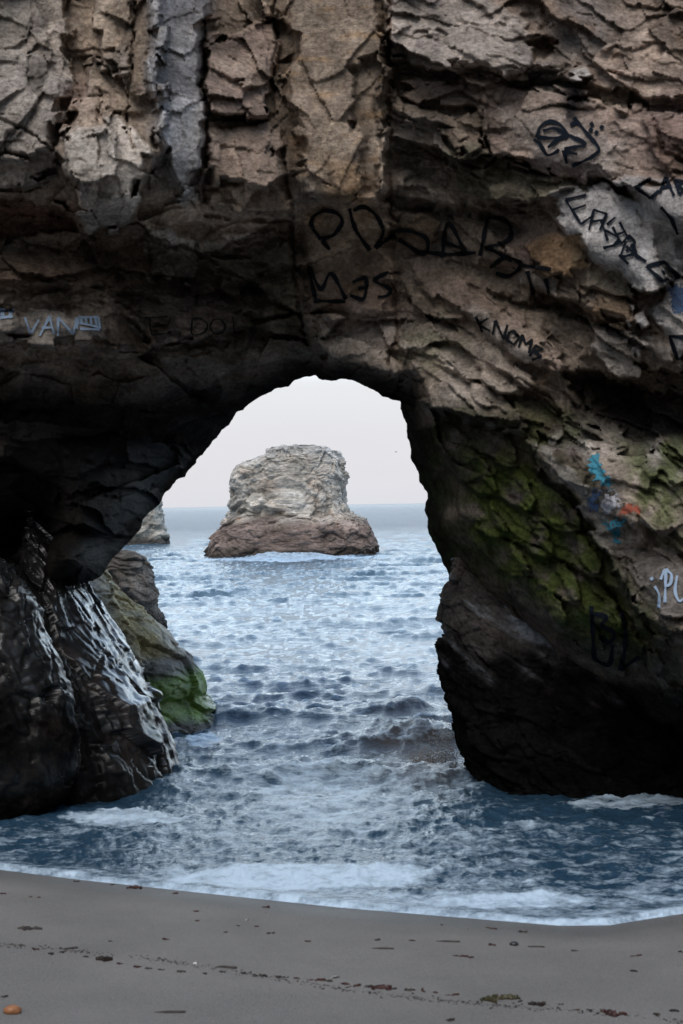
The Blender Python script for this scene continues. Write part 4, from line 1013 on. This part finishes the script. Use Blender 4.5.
foam = np.maximum(foam, sstep(.2, .7, (2.0 * near_px(290, 556, 26, 4) + 1.2 * near_px(290, 557.5, 95, 1.8) + near_px(540, 782, 70, 9) + near_px(625, 806, 70, 10) + near_px(120, 816, 70, 8) + near_px(200, 735, 20, 12)) * (.6 + f2)) * .8)
foam = np.maximum(foam, (.30 + .35 * sstep(-.1, .5, f2)) * sstep(.25, .6, (near_px(300, 880, 120, 14) + near_px(180, 872, 80, 8) + near_px(470, 905, 200, 14)) * (.65 + .8 * f1 + .3 * f2)))
foam = np.maximum(foam, .9 * sstep(.10, .6, near_px(290, 878, 150, 12) + .8 * near_px(500, 905, 140, 11) * (.7 + .7 * f1 + .3 * f2)) + .0)
foam = np.maximum(foam, .56 * sstep(-.1, .45, f2 + .5 * f1) * sstep(.1, .5, near_px(560, 870, 190, 45) + near_px(110, 845, 140, 28)))
foam = np.maximum(foam, .72 * sstep(-.1, .5, f2 + .5 * f1) * near_px(320, 800, 160, 80))  # pale patch standing in for sky glitter on the water
foam *= 1 - .3 * near_px(80, 850, 90, 22) - .2 * near_px(600, 850, 110, 28)
silt = np.clip(near_px(400, 735, 60, 40) + near_px(430, 760, 40, 25), 0, 1)

m, t, b = newmat('sea_water')
tcn = nd(t, 'ShaderNodeTexCoord')
geo = nd(t, 'ShaderNodeNewGeometry')
fa = nd(t, 'ShaderNodeAttribute', attribute_name='foam'); si = nd(t, 'ShaderNodeAttribute', attribute_name='silt'); fr = nd(t, 'ShaderNodeAttribute', attribute_name='farness')
mpn = nd(t, 'ShaderNodeMapping', {'Vector': tcn.outputs['Object'], 'Scale': (.6, .95, 1)})
nA = nd(t, 'ShaderNodeTexNoise', {'Vector': mpn.outputs[0], 'Scale': 5.5, 'Detail': 8.0, 'Roughness': .66, 'Distortion': .3})
nB = nd(t, 'ShaderNodeTexNoise', {'Vector': mpn.outputs[0], 'Scale': 21.0, 'Detail': 4.0, 'Roughness': .6, 'Distortion': .3})
nV = nd(t, 'ShaderNodeTexVoronoi', {'Vector': mpn.outputs[0], 'Scale': 9.0}, feature='SMOOTH_F1')
nB2 = nd(t, 'ShaderNodeMapRange', {'Value': nB.outputs['Fac'], 'To Min': .28, 'To Max': .72})
fs_ = nd(t, 'ShaderNodeMath', {0: nA.outputs['Fac'], 1: nB2.outputs[0]}, operation='ADD')
th = nd(t, 'ShaderNodeMapRange', {'Value': fa.outputs['Fac'], 'To Min': 1.45, 'To Max': .62})
df = nd(t, 'ShaderNodeMath', {0: fs_.outputs[0], 1: th.outputs[0]}, operation='SUBTRACT')
fm = nd(t, 'ShaderNodeMapRange', {'Value': df.outputs[0], 'From Min': -.08, 'From Max': .30})
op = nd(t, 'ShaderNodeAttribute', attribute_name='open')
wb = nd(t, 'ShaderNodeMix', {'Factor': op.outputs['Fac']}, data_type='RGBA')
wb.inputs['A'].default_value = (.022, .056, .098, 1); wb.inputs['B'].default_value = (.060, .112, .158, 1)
wc = nd(t, 'ShaderNodeMix', data_type='RGBA')
wc.inputs['A'].default_value = (.040, .088, .135, 1); wc.inputs['B'].default_value = (.085, .080, .077, 1)
t.links.new(si.outputs['Fac'], wc.inputs['Factor']); t.links.new(wb.outputs['Result'], wc.inputs['A'])
fc = nd(t, 'ShaderNodeMix', data_type='RGBA')
t.links.new(fm.outputs[0], fc.inputs['Factor']); t.links.new(wc.outputs['Result'], fc.inputs['A']); fc.inputs['B'].default_value = (.54, .69, .84, 1)
t.links.new(fc.outputs['Result'], b.inputs['Base Color'])
rw = nd(t, 'ShaderNodeMapRange', {'Value': fr.outputs['Fac'], 'To Min': .05, 'To Max': .16})
rf = nd(t, 'ShaderNodeMix', {'Factor': fm.outputs[0], 'A': rw.outputs[0], 'B': .55})
t.links.new(rf.outputs['Result'], b.inputs['Roughness'])
b.inputs['IOR'].default_value = 1.33
sl = nd(t, 'ShaderNodeMapRange', {'Value': fr.outputs['Fac'], 'To Min': .5, 'To Max': .02}); t.links.new(sl.outputs[0], b.inputs['Specular IOR Level'])
hB = nd(t, 'ShaderNodeMath', {0: nB.outputs['Fac'], 1: .3}, operation='MULTIPLY')
hA = nd(t, 'ShaderNodeMath', {0: nA.outputs['Fac'], 1: hB.outputs[0]}, operation='ADD')
hF = nd(t, 'ShaderNodeMath', {0: fm.outputs[0], 1: .12, 2: hA.outputs[0]}, operation='MULTIPLY_ADD')
bp = nd(t, 'ShaderNodeBump', {'Height': hF.outputs[0], 'Strength': .6, 'Distance': .045})
bd = nd(t, 'ShaderNodeMapRange', {'Value': fr.outputs['Fac'], 'To Min': .05, 'To Max': .32}); t.links.new(bd.outputs[0], bp.inputs['Distance'])
t.links.new(bp.outputs[0], b.inputs['Normal'])
farn = sstep(18, 200, Y0)
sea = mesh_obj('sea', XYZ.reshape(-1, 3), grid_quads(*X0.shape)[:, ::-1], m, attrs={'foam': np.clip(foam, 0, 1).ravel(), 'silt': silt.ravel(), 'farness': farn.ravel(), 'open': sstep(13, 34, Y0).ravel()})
sea['kind'] = 'structure'

# ------------------------------------------------------------------ spray thrown up against the right boulder
def ico(bmx, p, r, sq=(1, 1, 1), sub=1):
    import bmesh
    mt = Matrix.Translation(p) @ Matrix.Diagonal((r * sq[0], r * sq[1], r * sq[2], 1))
    bmesh.ops.create_icosphere(bmx, subdivisions=sub, radius=1, matrix=mt)
def splash():
    import bmesh
    rs = random.Random(4)
    bm = bmesh.new()
    for k in range(46):
        u = rs.random()
        px_, py_ = 418 + 34 * u, 768 - 14 * (1 - u) + 8 * rs.random()
        X, Y = ground(np.array([px_]), np.array([py_]))
        h = (.03 + .14 * u * rs.random() ** 1.5) ; w = .006 + .012 * rs.random()
        top = Vector((X[0] - .45 * h + rs.gauss(0, .07), Y[0] + rs.gauss(0, .05), h)); bot = Vector((X[0], Y[0] + rs.gauss(0, .1), -.05))
        prev = None
        for i in range(7):
            f = i / 6
            c = bot.lerp(top, f) + Vector((.3 * h * f * (1 - f) + rs.gauss(0, .006), rs.gauss(0, .008), .25 * h * f * (1 - f))); rad = w * (1 - f) ** .6 + .003
            ring = [bm.verts.new(c + Vector((math.cos(a) * rad, math.sin(a) * rad, 0))) for a in (0, 1.26, 2.51, 3.77, 5.03)]
            if prev:
                for j in range(5):
                    bm.faces.new((prev[j], prev[(j + 1) % 5], ring[(j + 1) % 5], ring[j]))
            prev = ring
    for k in range(1500):
        u = rs.random()
        X, Y = ground(np.array([414 + 40 * u]), np.array([764.]))
        ico(bm, (X[0] + rs.gauss(0, .06), Y[0] + rs.gauss(0, .1), abs(rs.gauss(.05, .17)) * (.3 + u)), .003 + .006 * rs.random())
    for f in bm.faces:
        f.smooth = True
    me = bpy.data.meshes.new('splash'); bm.to_mesh(me); bm.free()
    m, t, b = newmat('spray_water')
    b.inputs['Base Color'].default_value = (.30, .29, .29, 1); b.inputs['Roughness'].default_value = .2; b.inputs['IOR'].default_value = 1.33
    n = nd(t, 'ShaderNodeTexNoise', {'Scale': 20.0}); r = nd(t, 'ShaderNodeMapRange', {'Value': n.outputs['Fac'], 'To Min': .1, 'To Max': .45}); t.links.new(r.outputs[0], b.inputs['Roughness'])
    me.materials.append(m)
    o = bpy.data.objects.new('splash', me); COL.objects.link(o)
    tag(o, 'spray of grey water thrown up the left side of the dark boulder', 'splash', kind='stuff')
splash()

# ------------------------------------------------------------------ things left on the sand
def simple_mat(name, c1, c2, rough=.6, scale=40):
    m, t, b = newmat(name)
    tcn = nd(t, 'ShaderNodeTexCoord')
    n = nd(t, 'ShaderNodeTexNoise', {'Vector': tcn.outputs['Object'], 'Scale': scale, 'Detail': 4.0})
    r = nd(t, 'ShaderNodeValToRGB', {'Fac': n.outputs['Fac']})
    r.color_ramp.elements[0].position = .35; r.color_ramp.elements[0].color = (*c1, 1)
    r.color_ramp.elements[1].position = .65; r.color_ramp.elements[1].color = (*c2, 1)
    t.links.new(r.outputs[0], b.inputs['Base Color']); b.inputs['Roughness'].default_value = rough
    return m
M_WEED = simple_mat('red_seaweed', (.025, .010, .010), (.07, .022, .018), .45)
M_WEEDD = simple_mat('dark_seaweed', (.012, .010, .009), (.03, .02, .016), .45)
M_WEEDG = simple_mat('green_seaweed', (.03, .03, .012), (.07, .06, .025), .5)
M_STICK = simple_mat('driftwood', (.03, .026, .024), (.07, .06, .055), .8)
M_PEB = simple_mat('orange_pebble', (.30, .12, .05), (.40, .19, .09), .5, 90)
M_PEBD = simple_mat('dark_pebble', (.02, .022, .03), (.04, .042, .05), .4, 90)
M_SHELL = simple_mat('white_shell', (.55, .55, .52), (.7, .7, .68), .4, 60)
def sand_lookup(x, y):
    fx = np.interp(x, xs, np.arange(len(xs))); fy = np.interp(y, ys, np.arange(len(ys)))
    j = np.clip(fx.astype(int), 0, len(xs) - 2); i = np.clip(fy.astype(int), 0, len(ys) - 2); fx = fx - j; fy = fy - i
    return bz[i, j] * (1 - fy) * (1 - fx) + bz[i, j + 1] * (1 - fy) * fx + bz[i + 1, j] * fy * (1 - fx) + bz[i + 1, j + 1] * fy * fx
def sand_many(px_, py_):
    z = np.full(len(px_), .5)
    for _ in range(40):
        X, Y = ground(px_, py_, z)
        z = .5 * z + .5 * sand_lookup(X, Y)
    return X, Y, z
def sand_at(px_, py_):
    X, Y, z = sand_many(np.array([float(px_)]), np.array([float(py_)]))
    return float(X[0]), float(Y[0]), float(z[0])
def weed_mesh(name, seed, mat, length, blades):
    import bmesh
    rs = random.Random(seed)
    bm = bmesh.new()
    for k in range(blades):
        a = rs.gauss(0, .35) + (math.pi if rs.random() < .5 else 0); L = length * (.35 + .4 * rs.random())
        x, y = rs.gauss(0, length * .16), rs.gauss(0, length * .06)
        prev = None; w0 = length * (.05 + .06 * rs.random())
        for i in range(8):
            f = i / 7
            w = w0 * (math.sin(math.pi * min(1, f * .85 + .12)) + .1) * (1 + .3 * rs.uniform(-1, 1))
            cx, cy = x + math.cos(a) * L * f, y + math.sin(a) * L * f
            a += rs.gauss(0, .25)
            z = .004 + .5 * w0 * abs(math.sin(f * 6 + k)) + .0015 * k
            nx_, ny_ = -math.sin(a), math.cos(a)
            sec = [(cx + nx_ * w, cy + ny_ * w, z * .35), (cx + nx_ * w * .3, cy + ny_ * w * .3, z + w * .5), (cx - nx_ * w * .4, cy - ny_ * w * .4, z + w * .35), (cx - nx_ * w, cy - ny_ * w, z * .5), (cx, cy, -.004)]
            ring = [bm.verts.new(p) for p in sec]
            if prev:
                for j in range(5):
                    bm.faces.new((prev[j], prev[(j + 1) % 5], ring[(j + 1) % 5], ring[j]))
            else:
                bm.faces.new(ring)
            prev = ring
        bm.faces.new(prev[::-1])
    bmesh.ops.recalc_face_normals(bm, faces=bm.faces)
    me = bpy.data.meshes.new(name); bm.to_mesh(me); bm.free(); me.materials.append(mat)
    return me
def pebble_mesh(name, seed, mat, r, flat=.55):
    import bmesh
    bm = bmesh.new(); bmesh.ops.create_icosphere(bm, subdivisions=3, radius=r)
    co = np.array([v.co for v in bm.verts]); n = fbm(co / r * .9 + seed, 3, seed)
    for v, k in zip(bm.verts, n):
        v.co *= 1 + .3 * k; v.co.z *= flat
    for f in bm.faces:
        f.smooth = True
    me = bpy.data.meshes.new(name); bm.to_mesh(me); bm.free(); me.materials.append(mat)
    return me
def shell_mesh(name, r):
    """a small fluted fan of shell, cupped downwards"""
    import bmesh
    bm = bmesh.new(); N, Mr = 19, 6
    g = [[bm.verts.new((r * (i / (Mr - 1)) * math.cos(a), r * (i / (Mr - 1)) * math.sin(a) - r * .4, .35 * r * (1 - (i / (Mr - 1)) ** 2) + .05 * r * math.cos(j * math.pi) * i / Mr)) for j, a in enumerate(np.linspace(.25, math.pi - .25, N))] for i in range(1, Mr)]
    hinge = bm.verts.new((0, -r * .4, .3 * r))
    for j in range(N - 1):
        bm.faces.new((hinge, g[0][j], g[0][j + 1]))
        for i in range(Mr - 2):
            bm.faces.new((g[i][j], g[i + 1][j], g[i + 1][j + 1], g[i][j + 1]))
    me = bpy.data.meshes.new(name); bm.to_mesh(me); bm.free(); me.materials.append(M_SHELL)
    return me
def stick_mesh(name, seed, L, r):
    import bmesh
    rs = random.Random(seed); bm = bmesh.new(); prev = None; y = 0
    for i in range(9):
        f = i / 8; y += rs.gauss(0, L * .012); rad = r * (.6 + .4 * math.sin(math.pi * f)) * (1 + rs.uniform(-.15, .15))
        ring = [bm.verts.new((L * (f - .5), y + math.cos(a) * rad, r * .5 + math.sin(a) * rad)) for a in np.linspace(0, 6.283, 8)[:-1]]
        if prev:
            for j in range(7):
                bm.faces.new((prev[j], prev[(j + 1) % 7], ring[(j + 1) % 7], ring[j]))
        else:
            bm.faces.new(ring)
        prev = ring
    bm.faces.new(prev[::-1])
    bmesh.ops.recalc_face_normals(bm, faces=bm.faces)
    me = bpy.data.meshes.new(name); bm.to_mesh(me); bm.free(); me.materials.append(mat_ if (mat_ := M_STICK) else None)
    return me
def put(name, me, px_, py_, label, cat, group=None, rz=0.0, sc=1.0, dz=0.0):
    x, y, z = sand_at(px_, py_)
    o = bpy.data.objects.new(name, me); COL.objects.link(o)
    o.location = (x, y, z + dz); o.rotation_euler = (-.1, 0, rz); o.scale = (sc, sc, sc)
    return tag(o, label, cat, group)

# the pieces one can tell apart
put('seaweed', weed_mesh('seaweed', 1, M_WEEDD, .13, 8), 102, 960, 'long dark red seaweed clump, thickest in the lower wrack line', 'seaweed')
put('seaweed', weed_mesh('seaweed', 2, M_STICK, .12, 6), 32, 929, 'flat brown seaweed strip lying alone left of the wrack lines', 'seaweed', rz=.05)
put('seaweed', weed_mesh('seaweed', 3, M_WEEDG, .17, 8), 496, 999, 'long green brown seaweed strand in the lower wrack line at right', 'seaweed', rz=-.08)
put('seaweed', weed_mesh('seaweed', 4, M_WEED, .10, 7), 134, 888, 'red seaweed strip right at the foam edge on the left', 'seaweed')
put('seaweed', weed_mesh('seaweed', 5, M_WEED, .10, 7), 613, 1014, 'dark red seaweed strip nearest the bottom right corner', 'seaweed', rz=-.1)
put('seaweed', weed_mesh('seaweed', 6, M_WEEDD, .07, 8), 538, 1005, 'compact dark red seaweed tuft right of the green strand', 'seaweed')
put('seaweed', weed_mesh('seaweed', 7, M_WEED, .10, 7), 378, 988, 'red seaweed strip near the middle of the lower wrack line', 'seaweed', rz=-.05)
put('pebble', pebble_mesh('pebble', 3, M_PEB, .045), 12, 1013, 'orange pebble in the bottom left corner of the sand', 'pebble', dz=.015)
put('pebble', pebble_mesh('pebble', 5, M_PEBD, .03), 514, 945, 'small blue black pebble among sticks on the right sand', 'pebble', dz=.008)
put('shell', shell_mesh('shell', .035), 335, 978, 'white shell fragment at the middle of the lower wrack line', 'shell', rz=.4)
put('shell', shell_mesh('shell', .025), 195, 964, 'small white shell bit above the lower wrack line on the left', 'shell', rz=2.0)
put('shell', shell_mesh('shell', .022), 247, 920, 'tiny white shell bit between the wrack lines below the foam', 'shell', rz=1.0)
put('stick', stick_mesh('stick', 1, .16, .008), 170, 1013, 'thin grey stick alone near the bottom edge on the left', 'stick', rz=.05)
put('stick', stick_mesh('stick', 2, .12, .010), 227, 968, 'short thick stick beside the lower wrack line left of centre', 'stick', rz=-.15)
put('stick', stick_mesh('stick', 3, .14, .007), 383, 949, 'thin dark stick on open sand just right of centre', 'stick', rz=-.03)
put('stick', stick_mesh('stick', 4, .16, .007), 448, 942, 'longest thin stick of the sticks strewn on the right sand', 'stick', rz=-.08)
put('stick', stick_mesh('stick', 5, .11, .007), 536, 947, 'short stick just right of the blue black pebble', 'stick', rz=-.02)
put('stick', stick_mesh('stick', 6, .10, .008), 70, 949, 'small slanting stick by the lower wrack line at left', 'stick', rz=.5)
small = [(111, 885), (75, 882), (175, 894), (2, 894), (30, 897), (40, 898), (50, 954), (61, 953), (136, 967), (160, 970), (204, 974), (222, 972), (277, 977), (297, 979), (317, 980), (109, 941), (166, 940), (195, 912), (197, 921),
         (237, 926), (224, 932), (256, 927), (270, 934), (266, 907), (308, 941), (2, 997), (441, 925), (376, 940), (413, 941), (492, 945), (573, 951), (461, 956), (471, 958), (523, 932), (492, 929), (637, 956), (681, 952), (633, 972),
         (353, 986), (423, 991), (436, 993), (406, 990), (561, 1005), (576, 1010), (448, 1021), (656, 1015), (673, 1012), (20, 946), (36, 950), (84, 957), (120, 964), (148, 968), (180, 972), (244, 974), (262, 976), (286, 978), (328, 981), (345, 984), (366, 987), (392, 989), (452, 995), (520, 1002), (590, 1011)]
kinds = [weed_mesh('seaweed_scrap', 20 + k, (M_WEED, M_WEEDD, M_WEED, M_WEEDD)[k % 4], (.09, .07, .055, .10)[k % 4], (6, 5, 7, 4)[k % 4]) for k in range(8)]
rs = random.Random(8)
ORD = 'first second third fourth fifth sixth seventh eighth ninth tenth eleventh twelfth thirteenth fourteenth fifteenth sixteenth seventeenth eighteenth nineteenth twentieth'.split()
def line_of(x, y):
    lo = 945 + .119 * x
    if abs(y - lo) < 7: return 'in the long lower wrack line'
    if y > lo: return 'below the lower wrack line'
    if y < 897 + .075 * x: return 'just below the foam edge'
    return 'between foam and lower wrack line'
zone = {}
for q in sorted(small):
    zone.setdefault(line_of(*q), []).append(q)
def scrap_label(q):
    l = zone[line_of(*q)]; i = l.index(q); n = len(l)
    w = ORD[i] + ' from the left' if i < (n + 1) // 2 else ORD[n - 1 - i] + ' from the right'
    return 'dark red seaweed scrap ' + line_of(*q) + ', ' + w
for px_, py_ in small:
    o = bpy.data.objects.new('seaweed_scrap', rs.choice(kinds)); COL.objects.link(o)
    x, y, z = sand_at(px_ + rs.uniform(-1, 1), py_ + rs.uniform(-.5, .5))
    s = rs.uniform(.38, .75)
    o.location = (x, y, z); o.rotation_euler = (-.1, 0, rs.gauss(0, .5)); o.scale = (s, s, s)
    tag(o, scrap_label((px_, py_)), 'seaweed', 'seaweed scraps strewn along the beach')

def wrack():
    rs = random.Random(31); vs, fs = [], []
    def bits(n, f, spread, smin, smax):
        pp = np.array([(x, f(x) + rs.gauss(0, spread)) for x in [rs.uniform(-20, 700) for _ in range(n)]])
        nn = perlin(np.stack([pp[:, 0] * .02, pp[:, 1] * .02, 0 * pp[:, 0] + 3.3], -1), 6)
        for x, y, z, q in zip(*sand_many(pp[:, 0], pp[:, 1]), nn):
            if q < rs.uniform(-.6, .25):
                continue
            L = rs.uniform(smin, smax); W = L * rs.uniform(.2, .6); a = rs.gauss(0, .6); c, s_ = math.cos(a), math.sin(a); h = L * rs.uniform(.15, .4)
            b0 = len(vs)
            for u, v, w in ((-1, -.6, 0), (1, -1, 0), (.8, .7, 0), (-.9, 1, 0), (rs.uniform(-.4, .4), rs.uniform(-.3, .3), 1)):
                vs.append((x + (u * L * c - v * W * s_) * .5, y + (u * L * s_ + v * W * c) * .5, z + w * h - .001))
            fs.extend([(b0, b0 + 1, b0 + 4), (b0 + 1, b0 + 2, b0 + 4), (b0 + 2, b0 + 3, b0 + 4), (b0 + 3, b0, b0 + 4)])
    bits(1500, lambda x: 945 + .119 * x - 4 * math.sin(x * .012), 1.3, .006, .026)
    bits(300, lambda x: 945 + .119 * x, 9, .004, .014)
    bits(500, lambda x: 897 + .072 * x + 3 * math.sin(x * .02), 2.0, .004, .014)
    bits(350, lambda x: rs.uniform(890 + .05 * x, 1030), 3, .003, .010)
    o = mesh_obj('wrack_debris', vs, fs, M_WEEDD, smooth=False)
    tag(o, 'fine dark crumbs of weed and shell in thin lines across the sand', 'debris', kind='stuff')
wrack()

# ------------------------------------------------------------------ a gull far out over the sea
def gull():
    import bmesh
    bm = bmesh.new()
    prof = [(-.5, .01), (-.42, .05), (-.2, .10), (.1, .12), (.3, .09), (.42, .07), (.5, .055), (.6, .012)]
    prev = None
    for x, r in prof:
        ring = [bm.verts.new((x * .5, math.cos(a) * r * .5, math.sin(a) * r * .5)) for a in np.linspace(0, 6.283, 9)[:-1]]
        if prev:
            for j in range(8):
                bm.faces.new((prev[j], prev[(j + 1) % 8], ring[(j + 1) % 8], ring[j]))
        prev = ring
    bmesh.ops.recalc_face_normals(bm, faces=bm.faces)
    me = bpy.data.meshes.new('bird'); bm.to_mesh(me); bm.free()
    mt_ = simple_mat('gull_feathers', (.10, .10, .11), (.16, .16, .17), .7, 6); me.materials.append(mt_)
    o = bpy.data.objects.new('bird', me); COL.objects.link(o)
    for s in (-1, 1):
        bm = bmesh.new()
        sec = [(0, .03, .14, .02), (.25, .12, .13, .015), (.5, .08, .09, .01), (.68, -.02, .02, .004)]
        prev = None
        for y, z, c, th_ in sec:
            ring = [bm.verts.new(p) for p in ((c * .5, s * y, z), (0, s * y, z + th_), (-c * .5, s * y, z), (0, s * y, z - th_))]
            if prev:
                for j in range(4):
                    bm.faces.new((prev[j], prev[(j + 1) % 4], ring[(j + 1) % 4], ring[j]))
            prev = ring
        bmesh.ops.recalc_face_normals(bm, faces=bm.faces)
        mw = bpy.data.meshes.new('wing'); bm.to_mesh(mw); bm.free(); mw.materials.append(mt_)
        w_ = bpy.data.objects.new('wing', mw); COL.objects.link(w_); w_.parent = o
    p = at(np.array(396.), np.array(452.), np.array(320.))
    o.location = p; o.rotation_euler = (0, 0, .5)
    tag(o, 'small grey gull flying in the pale sky right of the stack', 'bird')
gull()
